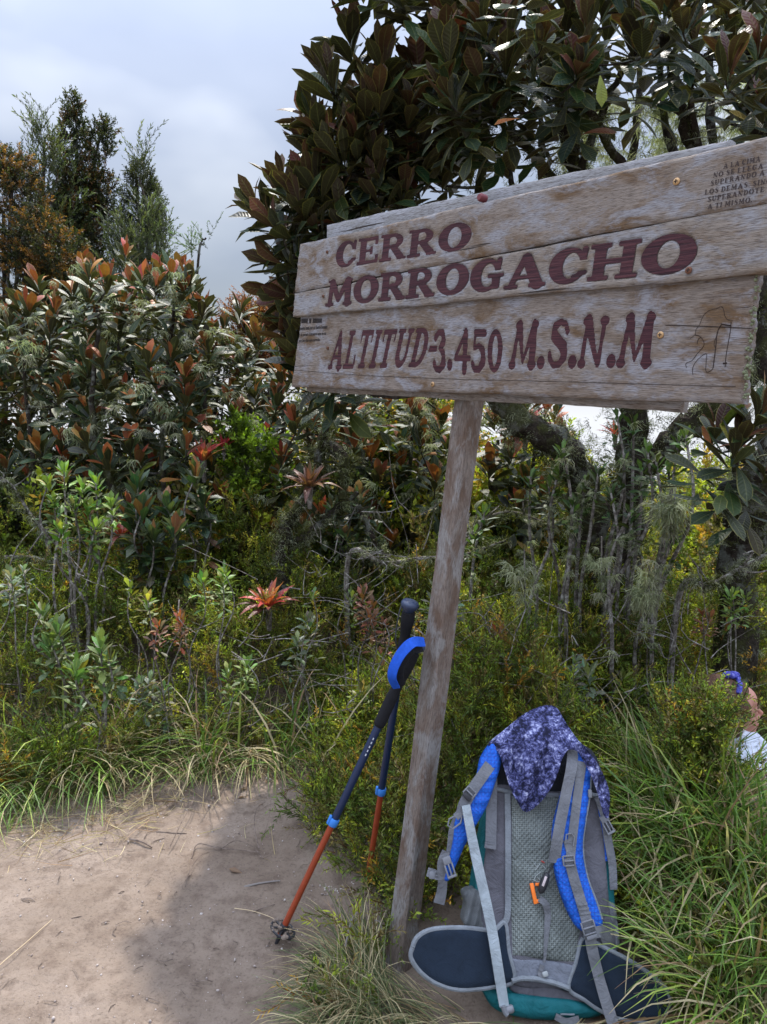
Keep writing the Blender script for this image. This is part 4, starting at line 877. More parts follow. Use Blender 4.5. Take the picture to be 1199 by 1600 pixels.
# ---------------- small-leaved trees and shrubs standing farther back
def clump_tree(name, label, cat, basepx, blobs, n, B, pal, seed, group=None, sc=(.8, 1.2), up=.8, out=.8, trunk=.04, wt=None, spike=None, mat=None):
    """crown of leafy shoots filling a set of uneven lumps (px, py, dist, rx, ry) measured from the camera's place"""
    b = base_under(*basepx); t = tree(name, label, cat, b, group); of = Off(t); r = np.random.default_rng(seed); rr = random.Random(seed)
    A = np.array([q[3] * q[4] for q in blobs], float); k = r.choice(len(blobs), n, p=A / A.sum()); P = []; D = []
    for i in k:
        x, y, z, rx, ry = blobs[i]; u = r.normal(size=3); u /= np.linalg.norm(u); f = r.uniform(.25, 1) ** .45; q = at(x, y, z); ex = rx * z / FPX; ez = ry * z / FPX
        P.append(q + u * np.array((ex, ex, ez)) * f); D.append(u * out + (r.normal(size=3) * .35) + [0, 0, up])
    tr = [([b, at((basepx[0] + blobs[0][0]) / 2, (basepx[1] + blobs[0][1]) / 2, blobs[0][2] + .1), at(blobs[0][0], blobs[0][1], blobs[0][2])], trunk, trunk * .3)]
    for q in blobs[1:]: tr.append(([at((basepx[0] + blobs[0][0]) / 2, (basepx[1] + blobs[0][1]) / 2 + 20, blobs[0][2] + .1), at((blobs[0][0] + q[0]) / 2, (blobs[0][1] + q[1]) / 2 + q[4] * .7, q[2]), at(q[0], q[1] - q[4] * .6, q[2])], trunk * .5, .006))
    grow(t, tr, [], seed); scat('crown', B, P, D, mat or M_NEEDLE, t, sc, pal, wt, r=r); of.end()
DKG = [(.024, .034, .014), (.034, .044, .018), (.018, .026, .012), (.050, .055, .022)]
ORG = [(.17, .08, .022), (.05, .045, .02), (.035, .040, .018), (.028, .034, .015), (.20, .105, .03), (.03, .038, .016)]
clump_tree('small_leaved_tree', 'orange-tinged small-leaved tree at the extreme left edge', 'tree', (10, 900, 6.6), [(5, 330, 6.5, 62, 85), (-30, 280, 6.6, 60, 60), (60, 380, 6.3, 40, 50), (20, 430, 6.4, 60, 60), (95, 395, 6.2, 40, 28), (20, 560, 6.8, 70, 90), (30, 270, 6.5, 22, 28)], 3200, BUSHY, ORG, 61, 'small-leaved trees on the skyline', sc=(.35, .62), up=.4)
clump_tree('small_leaved_tree', 'tall dark small-leaved tree with the highest pointed top on the skyline', 'tree', (125, 900, 7.6), [(125, 320, 7.5, 34, 70), (115, 215, 7.5, 15, 34), (117, 175, 7.5, 5, 20), (158, 232, 7.5, 14, 30), (168, 205, 7.5, 7, 12), (105, 400, 7.4, 55, 80), (168, 310, 7.5, 10, 36), (95, 250, 7.5, 8, 20), (120, 520, 7.4, 90, 100)], 4000, BUSHY, DKG + [(.10, .055, .022)], 62, 'small-leaved trees on the skyline', sc=(.45, .85), up=1.0)
clump_tree('small_leaved_tree', 'slender dark small-leaved tree standing alone against the sky, right of the tallest', 'tree', (225, 900, 7.2), [(222, 330, 7.2, 30, 60), (225, 285, 7.2, 18, 28), (210, 275, 7.2, 8, 18), (245, 340, 7.2, 12, 40), (225, 400, 7.2, 36, 45), (190, 380, 7.3, 20, 50), (225, 500, 7.2, 60, 80)], 2100, BUSHY, DKG, 63, 'small-leaved trees on the skyline', sc=(.3, .55), up=1.3)
clump_tree('feathery_shrub', 'feathery grey-green shrub poking up left of the tallest tree', 'shrub', (70, 900, 6.9), [(68, 270, 6.9, 24, 50), (55, 300, 6.9, 14, 50), (90, 310, 6.9, 22, 60), (70, 230, 6.9, 5, 22), (70, 420, 6.9, 40, 80)], 130, ERECT, [(.06, .08, .045), (.08, .095, .055), (.045, .06, .035)], 64, 'feathery shrubs on the skyline', sc=(.7, 1.2), up=2.2, out=.4)
clump_tree('feathery_shrub', 'feathery grey-green shrub in front of the slender tree', 'shrub', (205, 900, 6.6), [(245, 370, 6.6, 16, 40), (195, 400, 6.6, 22, 30), (218, 300, 6.6, 8, 40), (225, 440, 6.6, 40, 50)], 80, ERECT, [(.06, .08, .045), (.08, .095, .055), (.045, .06, .035)], 65, 'feathery shrubs on the skyline', sc=(.7, 1.2), up=2.2, out=.4)
clump_tree('leafy_twig_shrub', 'thin leafy shoot leaning right into the sky above the rusty bushes', 'shrub', (285, 900, 5.4), [(300, 412, 5.4, 4, 10), (318, 388, 5.4, 9, 12), (322, 380, 5.4, 6, 14)], 7, ERECT, [(.06, .10, .04)], 66, sc=(.5, .7), up=.8, trunk=.008)
clump_tree('russet_bush', 'russet small-leaved bush on the skyline between the rusty bushes and the sign', 'bush', (405, 900, 6.0), [(400, 510, 6.0, 36, 20), (375, 498, 6.0, 12, 8), (425, 500, 6.0, 18, 10), (400, 560, 6.0, 40, 40)], 420, TWIGGY, [(.20, .075, .035), (.15, .055, .03), (.10, .07, .03)], 67, sc=(.4, .7), up=1.1)
YG = [(.36, .42, .06), (.27, .33, .05), (.42, .42, .07), (.18, .24, .05), (.40, .28, .06)]
BG = 'background shrubs beyond the sign'
bgl = [('bright yellow-green bush just right of the post', (800, 900, 4.6), [(780, 790, 4.6, 60, 60), (740, 840, 4.5, 40, 50), (830, 760, 4.7, 40, 50)], 520, YG), ('yellow-green bush between the grey stems', (900, 900, 5.0), [(880, 790, 5.0, 60, 80), (930, 850, 4.8, 60, 60), (860, 720, 5.0, 30, 50)], 480, YG),
       ('yellow-green bush behind the lichen-hung sapling', (1060, 900, 4.8), [(1060, 830, 4.8, 70, 60), (1100, 780, 4.9, 60, 50), (1010, 870, 4.7, 50, 50)], 460, YG), ('olive bush at the right edge below the trunk', (1180, 900, 4.0), [(1170, 850, 4.0, 60, 60), (1220, 800, 4.1, 60, 60), (1120, 890, 3.9, 50, 40)], 420, HG),
       ('dark bush filling the gap left of the post', (640, 900, 5.2), [(640, 760, 5.2, 70, 80), (580, 820, 5.0, 70, 60), (660, 850, 5.0, 60, 50), (680, 680, 5.6, 60, 70)], 700, HG), ('dark bush behind the gnarled trunk', (500, 900, 5.0), [(480, 840, 5.0, 70, 50), (520, 690, 5.3, 60, 80), (420, 830, 5.0, 50, 60), (590, 680, 5.6, 60, 60)], 700, HG),
       ('dark bush behind the bromeliad fork at the left', (330, 900, 5.2), [(330, 840, 5.2, 80, 70), (260, 800, 5.4, 80, 90), (380, 760, 5.4, 50, 60), (250, 620, 5.6, 90, 100), (350, 620, 5.6, 60, 80), (180, 530, 5.7, 60, 60)], 1100, DKG), ('dark bush behind the fresh green shrub', (130, 900, 5.4), [(120, 800, 5.4, 110, 90), (20, 780, 5.4, 90, 110), (60, 660, 5.8, 90, 110), (140, 620, 5.8, 70, 80)], 1000, DKG),
       ('bright lime-green bush glowing between the lichened bushes', (385, 860, 4.4), [(400, 730, 4.4, 34, 40), (372, 700, 4.4, 16, 24), (412, 770, 4.4, 20, 24)], 150, [(.19, .29, .035), (.14, .22, .03), (.10, .16, .03)])]
for i, (lb, bp, bl, n, pal) in enumerate(bgl):
    clump_tree('background_bush', lb, 'bush', bp, bl, n, BUSHY if i != 4 else TWIGGY, pal, 80 + i, BG, sc=(.55, 1.0), up=.7)
# ------------------------------------------------------------------ low growth: heath, grass, litter
DIRT = [gp(x, y)[:2] for x, y in ((-420, 1420), (-60, 1330), (60, 1290), (150, 1240), (250, 1195), (330, 1205), (420, 1188), (485, 1180), (512, 1212), (458, 1285), (480, 1330), (560, 1385), (592, 1430), (560, 1462), (500, 1500), (470, 1598))]
DIRT = [(-6, 1.5)] + [tuple(p) for p in DIRT] + [(-.15, .4), (-.1, -3), (-6, -3)]
def scat_pts(n, x0, x1, y0, y1, r):
    x = r.uniform(x0, x1, n); y = r.uniform(y0, y1, n); k = ~inpoly(x, y, DIRT); return x[k], y[k]
def heath_h(x, y):
    d = dpoly(x, y, DIRT); h = .10 + .42 * sm(.0, .75, d)
    h = h * (.72 + .9 * (fbm(x * 2.3 + 3, y * 2.3, 3) + .1) + .25 * fbm(x * 9, y * 9, 2))
    near_post = (1 - sm(.0, .5, np.hypot(x - .02, y - 1.9))); h = h * (1 - .65 * near_post)
    h = h * (1 - .75 * sm(.45, .95, x) * (1 - sm(2.3, 2.9, y)))
    h = h * (1 - .8 * (1 - sm(0.25, .5, np.hypot((x - .42) / 1.1, (y - 1.78) / 1.3))))
    bk = sm(.35, .8, x) * sm(2.45, 3.0, y) * (1 - sm(4.5, 5.5, y)); h = np.maximum(h, bk * (.52 + .5 * fbm(x * 2.5, y * 2.5 + 7, 3)) - ground_z(x, y) * bk)
    h = h * sm(.02, .16, d) * (1 - .95 * (y < 1.98) * sm(-.22, -.12, x) * (1 - sm(.10, .16, x)))
    h = h * (.45 + .75 * sm(.30, .55, vnoise(x * 5 + 2, y * 5)))
    return np.maximum(h, .02)
r = np.random.default_rng(5)
xs = []; ys = []
for n, a in ((4200, (-.3, 1.1, 1.6, 3.2)), (8600, (-2.6, 2.2, 2.6, 4.4)), (2600, (-4.2, 4.2, 4.2, 7.5)), (500, (-5, 5, 7.5, 12))):
    x, y = scat_pts(n, *a, r); xs.append(x); ys.append(y)
x = np.concatenate(xs); y = np.concatenate(ys); g = ground_z(x, y); h = heath_h(x, y); f = r.uniform(.12, 1, len(x)) ** .6
P = np.stack([x, y, g + h * f - .03], -1); D = r.normal(size=(len(x), 3)) * [.55, .55, .25] + [0, -.15, 1]
keep = ~((np.hypot(x - .42, (y - 1.75)) < .27)) & ~((x > 1.0) & (x < 2.5) & (y > 2.1) & (y < 2.75) & (P[:, 2] > -.22))
keep &= dpoly(x, y, DIRT) > .05
P, D = P[keep], D[keep]; pk = np.array([proj(p + np.array((0, 0, .05))) for p in P]); kk = ~(inpoly(pk[:, 0], pk[:, 1], [(630, 1430), (700, 1380), (720, 1200), (940, 1200), (980, 1470), (1055, 1540), (1060, 1600), (900, 1600), (740, 1560), (640, 1530)]) & (P[:, 1] < 2.0)) & ~(inpoly(pk[:, 0], pk[:, 1], [(585, 1360), (680, 1360), (680, 1510), (585, 1510)]) & (P[:, 1] < 1.88)); P, D = P[kk], D[kk]
kk = ~((P[:, 1] < 1.80) & (P[:, 0] < .12)) | (np.arange(len(P)) % 7 == 0); P, D = P[kk], D[kk]
for hh in (.10, .16):
    pk = np.array([proj(p + np.array((0, 0, hh))) for p in P]); kk = ~(inpoly(pk[:, 0], pk[:, 1], [(598, 1360), (672, 1360), (760, 1440), (900, 1500), (1040, 1530), (1040, 1590), (800, 1590), (660, 1540), (598, 1490)]) & (P[:, 1] < 1.86)); P, D = P[kk], D[kk]
sel = vnoise(P[:, 0] * 2.1 + 9, P[:, 1] * 2.1) + .35 * r.uniform(-1, 1, len(P)); far = P[:, 1] > 4.2
scat('heath', HEATH, P[(sel > .52) & ~far], D[(sel > .52) & ~far], M_NEEDLE, None, (.7, 1.3), HG, [4, 4, 3, 3, 2, 2, .7, 1.5], r=r)
o = COL.objects[-1]; tag(o, 'fine-leaved green and yellowish heath covering the ground behind the trail')
scat('heath', FINE, P[(sel <= .52) & ~far], D[(sel <= .52) & ~far], M_NEEDLE, None, (.7, 1.25), HG, [4, 2, 1, 4, 4, .6, .4, 2.5], r=r)
o = COL.objects[-1]; tag(o, 'darker needle-leaved heath growing between the lighter patches')
scat('heath', BUSHY, P[far], D[far], M_NEEDLE, None, (.8, 1.5), HG + DKG, r=r); tag(COL.objects[-1], 'dense low scrub falling away behind the summit bushes')

# grass blades
def blade_base(L, w, bend, ns=5):
    V = []; U = []; y = z = 0; ang = .0
    for i in range(ns + 1):
        t = i / ns; ww = w * (1 - t ** 2.2) * .5 + .00025; V += [(-ww, y, z + ww * .5), (ww, y, z + ww * .5)]; U += [(.0, t, 0, 1), (1, t, 0, 1)]
        y += L / ns * math.cos(ang); z += L / ns * math.sin(ang); ang -= bend / ns * (0.4 + 1.2 * t)
    return np.array(V), np.array([(2 * i, 2 * i + 1, 2 * i + 3, 2 * i + 2) for i in range(ns)]), np.array(U, float)
BL = [blade_base(.42, .0078, b) for b in (1.2, 1.9, 2.5, .7)] + [blade_base(.36, .0050, b) for b in (1.6, 2.3)]
BT = [blade_base(.27, .0030, b) for b in (1.3, 2.0, 2.6, .8)]
GRN = [(.13, .24, .04), (.19, .31, .05), (.085, .16, .035), (.30, .37, .07)]; DRY = [(.42, .34, .19), (.34, .26, .14), (.50, .42, .25), (.26, .16, .09)]
def tufts(name, label, cs, B, pal, wt, seed, rad=.07, n=120, sc=(.7, 1.15), lean=(0, 0, 0), el=(.35, 1.35), kind='stuff'):
    r = np.random.default_rng(seed); P = []; D = []; N = []; T = []
    for (cx, cy), m, s, dr in cs:
        k = int(n * m); a = r.uniform(0, 6.28, k); q = rad * np.sqrt(r.uniform(0, 1, k)) * s; px = cx + q * np.cos(a); py = cy + q * np.sin(a); e = r.uniform(*el, k)
        d = np.stack([np.cos(a) * np.cos(e) + lean[0], np.sin(a) * np.cos(e) + lean[1], np.sin(e)], -1) + r.normal(size=(k, 3)) * .12
        P.append(np.stack([px, py, ground_z(px, py) - .01], -1)); D.append(d); s_ = np.cross(d, np.array((0, 0, 1.0))); N.append(np.cross(s_, d) + r.normal(size=(k, 3)) * .15)
        w = np.array(wt, float); w[len(GRN):] *= dr; w /= w.sum(); T.append(np.array(pal)[r.choice(len(pal), k, p=w)] * r.uniform(.7, 1.25, (k, 1)))
    P, D, N, T = map(np.vstack, (P, D, N, T)); ok = np.ones(len(P), bool)
    for q in (.08, .15, .22, .32):
        pr = np.array([proj(p) for p in P + D / np.linalg.norm(D, axis=1)[:, None] * q * sc[1] + np.array((0, -.02, -.10 * q))]); ok &= ~inpoly(pr[:, 0], pr[:, 1], PRESS)
    P, D, N, T = P[ok], D[ok], N[ok], T[ok]; R = orient(P, D, N)
    o = join_leaves(name, B, P, R, r.uniform(*sc, len(P)), r.integers(0, len(B), len(P)), T, M_GRASS, None, kind); tag(o, label); return o
gxy = lambda x, y: tuple(gp(x, y)[:2]); PRESS = [(640, 1445), (700, 1380), (700, 1180), (790, 1110), (930, 1110), (975, 1300), (985, 1470), (1045, 1530), (1048, 1592), (930, 1604), (760, 1578), (660, 1540), (640, 1500), (602, 1492), (596, 1400)]   # grass flattened by the pack
r = random.Random(9)
cs = [(gxy(x, y), m, 1.0, d) for x, y, m, d in ((1110, 1290, 1.1, .7), (1190, 1350, 1.2, .7), (1000, 1330, .8, 1.2), (1060, 1380, 1.1, 1), (1150, 1440, 1.3, 1), (1010, 1450, .7, 1.5), (1215, 1480, 1.2, 1.2), (1090, 1510, 1.1, 1.3), (1180, 1560, 1.2, 1.6), (1060, 1590, .9, 1.5), (1120, 1640, 1, 1.3), (1230, 1600, 1, 1.5), (970, 1250, .7, .8), (1040, 1240, 1, .5), (1130, 1225, .9, .5), (1210, 1290, 1, .6), (1290, 1400, 1, 1), (1310, 1540, 1, 1), (1000, 1190, .5, .7), (1075, 1170, .6, .7))]
tufts('grass', 'long arching green and straw-coloured grass filling the right foreground beside the backpack', cs, BL, GRN + DRY, [3, 3, 3, 2, 1, 1, 1.2, .8], 21, rad=.12, n=230, sc=(.55, 1.05), lean=(-.28, -.12, 0))
cs = [(gxy(x, y), m, 1.0, d) for x, y, m, d in ((30, 1225, 1, .8), (95, 1215, 1, .8), (150, 1205, .8, 1), (-40, 1235, 1, 1), (200, 1185, .6, 2), (270, 1178, .6, 2.4), (330, 1180, .5, 3), (390, 1178, .6, 3.5), (-130, 1260, 1, 1), (430, 1172, .4, 3))]
tufts('grass', 'tufts of grass hanging over the left edge of the bare trail', cs, BT + BL[4:], GRN + DRY, [3, 3, 2, 2, 2, 1.4, 2, .6], 22, rad=.10, n=300, sc=(.7, 1.25), lean=(.05, -.45, 0), el=(.1, 1.2))
cs = [(gxy(x, y), m, 1.0, d) for x, y, m, d in ((575, 1500, 1.2, 1.2), (565, 1545, 1, 1.6), (600, 1560, 1.1, 1.4), (555, 1600, 1, 1.5), (640, 1610, 1, 1.5), (700, 1590, .8, 1.8), (760, 1610, .7, 2), (545, 1625, .7, 2))]
tufts('grass', 'wiry greyish grass clump at the foot of the post beside the hip belt', cs, BT, [(.11, .14, .06), (.14, .17, .07), (.09, .12, .05), (.16, .19, .09)] + DRY, [2, 2, 2, 2, 1.3, 1, 1.6, .5], 23, rad=.075, n=260, sc=(.5, .95), lean=(-.1, -.25, 0), el=(.15, 1.3))
rr = random.Random(31); cs = []
for k in range(46):
    px, py = rr.choice([(rr.uniform(0, 560), rr.uniform(1010, 1170)), (rr.uniform(700, 1180), rr.uniform(960, 1150))]); z = 3.0 if px < 600 else 2.8; p = at(px, py, z); cs.append(((p[0], p[1]), rr.uniform(.08, .25), .8, 1.4))
tufts('grass', 'scattered thin grass blades poking out of the heath', cs, BL, GRN + DRY, [2, 2, 2, 1, 1.3, 1, 1.3, .6], 24, rad=.05, n=80, sc=(.7, 1.2), el=(.5, 1.45))
rr = random.Random(33); cs = []
for k in range(34): px = rr.uniform(690, 1010); py = rr.uniform(1180, 1580); cs.append((gxy(px, py), rr.uniform(.2, .5), .8, 1.5))
tufts('grass', 'short tangled grass under and around the backpack', cs, BT, GRN + DRY, [2, 2, 2, 1, 1.3, 1, 1.3, .6], 25, rad=.06, n=80, sc=(.4, .9), el=(.1, 1.2))
rr = random.Random(34); cs = []
for k in range(60): cs.append((gxy(rr.uniform(985, 1260), rr.uniform(1200, 1620)), rr.uniform(.4, .9), 1, 4.0))
tufts('grass', 'matted dead thatch under the long grass at the right', cs, BL, GRN + DRY, [1, 1, 1, .5, 2, 2, 2, 2], 26, rad=.09, n=90, sc=(.35, .85), lean=(-.2, -.1, 0), el=(-.05, .6))
for lb, x, y, z, n, s in (('pale beard lichen clump hanging low on the saplings, above and right of the backpack', 1012, 925, 2.72, 34, 1.3), ('pale beard lichen clump on a stem just right of the post', 818, 900, 2.85, 26, 1.2), ('long pale beard lichen under the sign end, on the leaning sapling', 1052, 800, 2.75, 30, 1.6), ('small pale beard lichen tuft on the stem below the mossy fork', 938, 880, 2.8, 20, 1.0)):
    p0 = at(x, y, z); t = tree('beard_lichen', lb, 'lichen', p0, 'clumps of beard lichen on the saplings'); of = Off(t); r0 = np.random.default_rng(int(x)); MB().tube([p0 + np.array((0, 0, .10)), p0 + np.array((.01, 0, -.12))], .003, 5).build('twig', M_TWIG, t)
    beard(t, p0 + r0.normal(size=(n, 3)) * [.022, .02, .045], int(x), (.4 * s, .9 * s), 'threads'); of.end()
cs = [((at(x, y, z)[0], at(x, y, z)[1]), m, 1, .9) for x, y, z, m in ((1075, 1160, 2.35, .7), (1105, 1150, 2.4, .8), (1130, 1150, 2.35, .8), (1060, 1130, 2.5, .6), (1150, 1190, 2.2, .6), (1190, 1230, 2.1, .8), (1120, 1200, 2.2, .8), (1080, 1210, 2.2, .8), (1035, 1190, 2.3, .6), (1000, 1150, 2.4, .4), (1230, 1220, 2.1, .8))]
FACE = [(1146, 1050), (1146, 1160), (1230, 1200), (1230, 1050)]
tufts('grass', 'tall upright grass rising in front of the reclining person', cs, BL, GRN + DRY, [3, 3, 3, 2, 1, 1, 1, .7], 27, rad=.09, n=150, sc=(.9, 1.35), lean=(-.05, 0, 0), el=(.8, 1.45))
# straw lying on the trail edge
r = np.random.default_rng(8); P = []; D = []
for cx, cy, sx, sy, n in ((380, 1195, 70, 14, 260), (250, 1215, 60, 16, 160), (440, 1180, 60, 12, 180), (120, 1270, 90, 25, 150), (300, 1290, 120, 40, 40), (480, 1120, 60, 25, 160), (60, 1300, 70, 20, 200), (180, 1250, 60, 20, 200), (400, 1180, 80, 12, 300), (270, 1120, 60, 35, 180)):
    for _ in range(n):
        p = gp(cx + r.normal() * sx, cy + r.normal() * sy); P.append(p + [0, 0, .004 + abs(r.normal()) * .008]); D.append((r.normal(), r.normal() * .7 - .1, r.normal() * .1))
STR = [blade_base(.13, .0020, b, 4) for b in (.4, 1.0, 1.6, -.5)]
scat('straw', STR, P, D, M_GRASS, None, (.4, 1.1), DRY, r=r); tag(COL.objects[-1], 'pale dead straw matted along the edge of the trail')
# pebbles and crumbs
PB = NT('pebble', .9, .2); PB.done(PB.ramp(PB.noise(PB.map(), 30, 3), [(.35, (.18, .14, .12)), (.6, (.42, .37, .34)), (.75, (.62, .58, .55))])); b_ = []
bm = bmesh.new(); bmesh.ops.create_icosphere(bm, subdivisions=1, radius=1)
V0 = np.array([v.co[:] for v in bm.verts]); bm.verts.index_update(); F0 = np.array([[v.index for v in f.verts] for f in bm.faces]); bm.free()
n = 2600; x = r.uniform(-1.6, .35, n); y = r.uniform(1.2, 3.1, n); k = inpoly(x, y, DIRT); x, y = x[k], y[k]; n = len(x); s = .0012 + .0035 * r.random(n) ** 5
x2 = np.array([gxy(530 + r.normal() * 18, 1388 + r.normal() * 5) for _ in range(70)]); x = np.append(x, x2[:, 0]); y = np.append(y, x2[:, 1]); s = np.append(s, .002 + .002 * r.random(70)); n = len(x)
sc3 = s[:, None, None] * r.uniform(.6, 1.3, (n, 1, 3)); VV = V0[None] * (1 + .25 * r.normal(size=(n, len(V0), 1))) * sc3; VV += np.stack([x, y, ground_z(x, y) + s * .3], -1)[:, None]
FF = (F0[None] + (np.arange(n) * len(V0))[:, None, None]).reshape(-1, 3)
o = link('pebbles', mesh('pebbles', VV.reshape(-1, 3), FF, False), None, PB.m); tag(o, 'tiny pale pebbles and crumbs strewn over the trail', kind='stuff')

# twigs lying on the trail: each one its own thing
DTW = NT('dead_twig', .9, .15); DTW.done(DTW.ramp(DTW.noise(DTW.map(), 50, 3), [(.35, (.07, .05, .04)), (.65, (.19, .15, .125))]))
STW = NT('straw_stem', .7, .3).done((.46, .36, .22)); GRW = NT('grey_deadwood', .9, .15).done((.20, .18, .165))
def gl(L, z=.004): return [gp(x, y) + np.array((0, 0, z)) for x, y in L]
def twig(label, lines, mat, name='dead_twig', cat='twig', group='twigs and stalks lying on the trail'):
    b0 = gp(*lines[0][0][0]); t = tree(name, label, cat, b0, group); of = Off(t)
    for i, (L, r0, z) in enumerate(lines):
        P = spline(gl(L, z), 5); P[:, 2] += np.abs(np.sin(np.linspace(0, 3, len(P)))) * z; m = MB().tube(P, np.linspace(r0, r0 * .5, len(P)), 5); m.build('stem' if i == 0 else 'side_twig', mat, t)
    of.end()
twig('dark forked twig with curled side shoots lying mid-trail', [([(300, 1345), (310, 1325), (345, 1332), (405, 1335)], .0022, .008), ([(405, 1335), (398, 1305), (402, 1280), (415, 1262)], .002, .02), ([(400, 1332), (412, 1350), (408, 1342)], .0018, .01), ([(290, 1390), (297, 1370), (315, 1345), (345, 1332)], .0012, .01), ([(345, 1332), (370, 1322), (400, 1330)], .0016, .01), ([(297, 1370), (290, 1385), (312, 1392)], .001, .006), ([(405, 1335), (420, 1300), (425, 1250)], .001, .02), ([(300, 1368), (285, 1392), (300, 1395)], .0008, .006)], DTW.m)
twig('dark flat stick near the top of the trail, left of centre', [([(203, 1312), (222, 1318), (238, 1326)], .004, .003)], DTW.m)
twig('short dark stick above the forked twig', [([(245, 1301), (268, 1304), (292, 1304)], .0032, .003)], DTW.m)
twig('small dark stick just left of the orange pole shaft', [([(382, 1388), (405, 1384), (438, 1378)], .004, .004)], GRW)
twig('thin dark stick above the mud-caked pole basket', [([(397, 1427), (415, 1420), (430, 1415)], .002, .003)], DTW.m)
twig('pale straw stalk running under the pole basket', [([(367, 1422), (400, 1430), (440, 1448), (482, 1487)], .0012, .006)], STW, 'straw_stalk')
twig('pale straw stalk lying at the left edge of the trail', [([(0, 1511), (40, 1480), (82, 1440)], .0013, .006)], STW, 'straw_stalk')
twig('long curved stalk arching from the grass down to the trail', [([(265, 1335), (285, 1300), (303, 1265), (302, 1225)], .0016, .02)], DTW.m, 'straw_stalk')
twig('grey dead twig standing in the grass clump at the post', [([(540, 1510), (555, 1490), (575, 1475)], .0026, .06), ([(575, 1475), (592, 1490), (600, 1500)], .0016, .05)], GRW)
# assorted low plants and bare sticks among the heath
rr = random.Random(50)
spots = [(28, 900), (215, 905), (262, 960), (330, 905), (470, 985), (520, 930), (590, 960), (350, 1050), (235, 1065), (560, 1080), (735, 1010), (820, 1060), (905, 1035), (1010, 1080), (1090, 960), (1150, 930), (700, 925)]
kinds = ['grey-green', 'yellow-tipped', 'reddish', 'fresh green']
for i, (x, y) in enumerate(spots):
    z = 3.15 if x < 620 else 2.85; k_ = i % 4; pal = ([(.12, .16, .09), (.16, .20, .11), (.10, .13, .07), (.20, .23, .14)], [(.12, .17, .03), (.18, .21, .035), (.10, .14, .03), (.42, .36, .06)], [(.20, .09, .04), (.26, .10, .05), (.14, .09, .04), (.36, .10, .05)], [(.13, .22, .04), (.18, .28, .05), (.10, .17, .04), (.25, .34, .06)])[k_]
    where = ['at the far left edge', 'under the dull large-leaved shrub', 'left of the red bromeliad, halfway to the edge', 'below the dark rosettes', 'right of the red bromeliad', 'under the grey-leaved shrub', 'just left of the pole grips', 'above the tangle of grey twigs', 'at the left end of the grey twigs', 'left of the pole shafts', 'right of the post, level with the pole grips', 'above the backpack cloth', 'behind the backpack top', 'left of the reclining person', 'at the foot of the lichened sapling', 'at the right edge below the big trunk', 'touching the right side of the post'][i]
    stemmy('low %s rosette plant %s' % (kinds[k_], where), (x, y + 60, z), [(x + rr.gauss(0, 16), y + rr.gauss(0, 12), z - .05 + rr.gauss(0, .05)) for _ in range(rr.choice((2, 3, 4)))], 200 + i, rr.uniform(.6, 1.0), pal, 'low rosette plants scattered through the heath', name='rosette_plant', cat='plant', n=10, r0=.004, old=4, nobj=60)
m = MB()
for i in range(210):
    x, y = rr.choice([(rr.uniform(0, 600), rr.uniform(880, 1170)), (rr.uniform(700, 1150), rr.uniform(940, 1190)), (rr.uniform(470, 720), rr.uniform(780, 1150))]); z = 3.1 if x < 620 else 2.75; p = at(x, y, z) + np.array((0, 0, -.04)); d = nrmz((rr.gauss(0, 1), rr.gauss(-.3, .5), rr.gauss(.5, .6))); L = rr.uniform(.08, .30)
    m.tube(spline([p, p + d * L * .5 + np.array([rr.gauss(0, .03) for _ in range(3)]), p + d * L + np.array([rr.gauss(0, .05) for _ in range(3)])], 3), np.linspace(rr.uniform(.0012, .003), .0007, 7), 4)
o = m.build('dead_twigs', M_TWIG); tag(o, 'thin bare grey twigs poking out all through the heath', kind='stuff')
for i, (lb, L) in enumerate((('lichen-crusted dead branch crossing behind the post at mid height', [(545, 870, 3.6), (600, 880, 3.6), (660, 872, 3.65), (720, 868, 3.6), (790, 845, 3.5)]), ('pale forked dead branch at the left edge above the heath', [(-20, 890, 3.8), (40, 870, 3.8), (85, 878, 3.7), (120, 860, 3.7)]), ('curving pale branch reaching up left of the fresh green shrub', [(75, 850, 4.0), (45, 800, 4.0), (20, 760, 4.0), (-10, 740, 4.0)]), ('lichen-hung dead branch rising behind the right side of the post', [(700, 900, 3.5), (735, 830, 3.5), (790, 800, 3.5), (850, 815, 3.5)]), ('grey dead branch leaning at the right edge', [(1060, 935, 2.9), (1110, 915, 2.9), (1170, 880, 2.9), (1230, 850, 3.0)]))):
    b = at(*L[0]); b[2] = float(ground_z(b[0], b[1])); t = tree('dead_branch', lb, 'branch', b, 'dead lichened branches among the shrubs'); of = Off(t); P = spline([b] + [at(*q) for q in L], 6); MB().tube(P, np.linspace(.014, .005, len(P)), 7).build('stem', M_TWIG, t)
    for k in range(5): q = P[rr.randrange(8, len(P) - 2)]; e_ = q + np.array((rr.gauss(0, .08), rr.gauss(0, .05), rr.uniform(-.03, .14))); MB().tube(spline([q, (q + e_) / 2 + np.array([rr.gauss(0, .02) for _ in range(3)]), e_], 4), np.linspace(.005, .0015, 9), 5).build('side_twig', M_TWIG, t)
    beard(t, [P[k] + np.array((0, -.012, 0)) for k in range(7, len(P), 2)], 90 + i, (.4, .9)); fuzz(t, P, np.full(len(P), .009), 120, i); of.end()
lt = MB(); rr = random.Random(91)
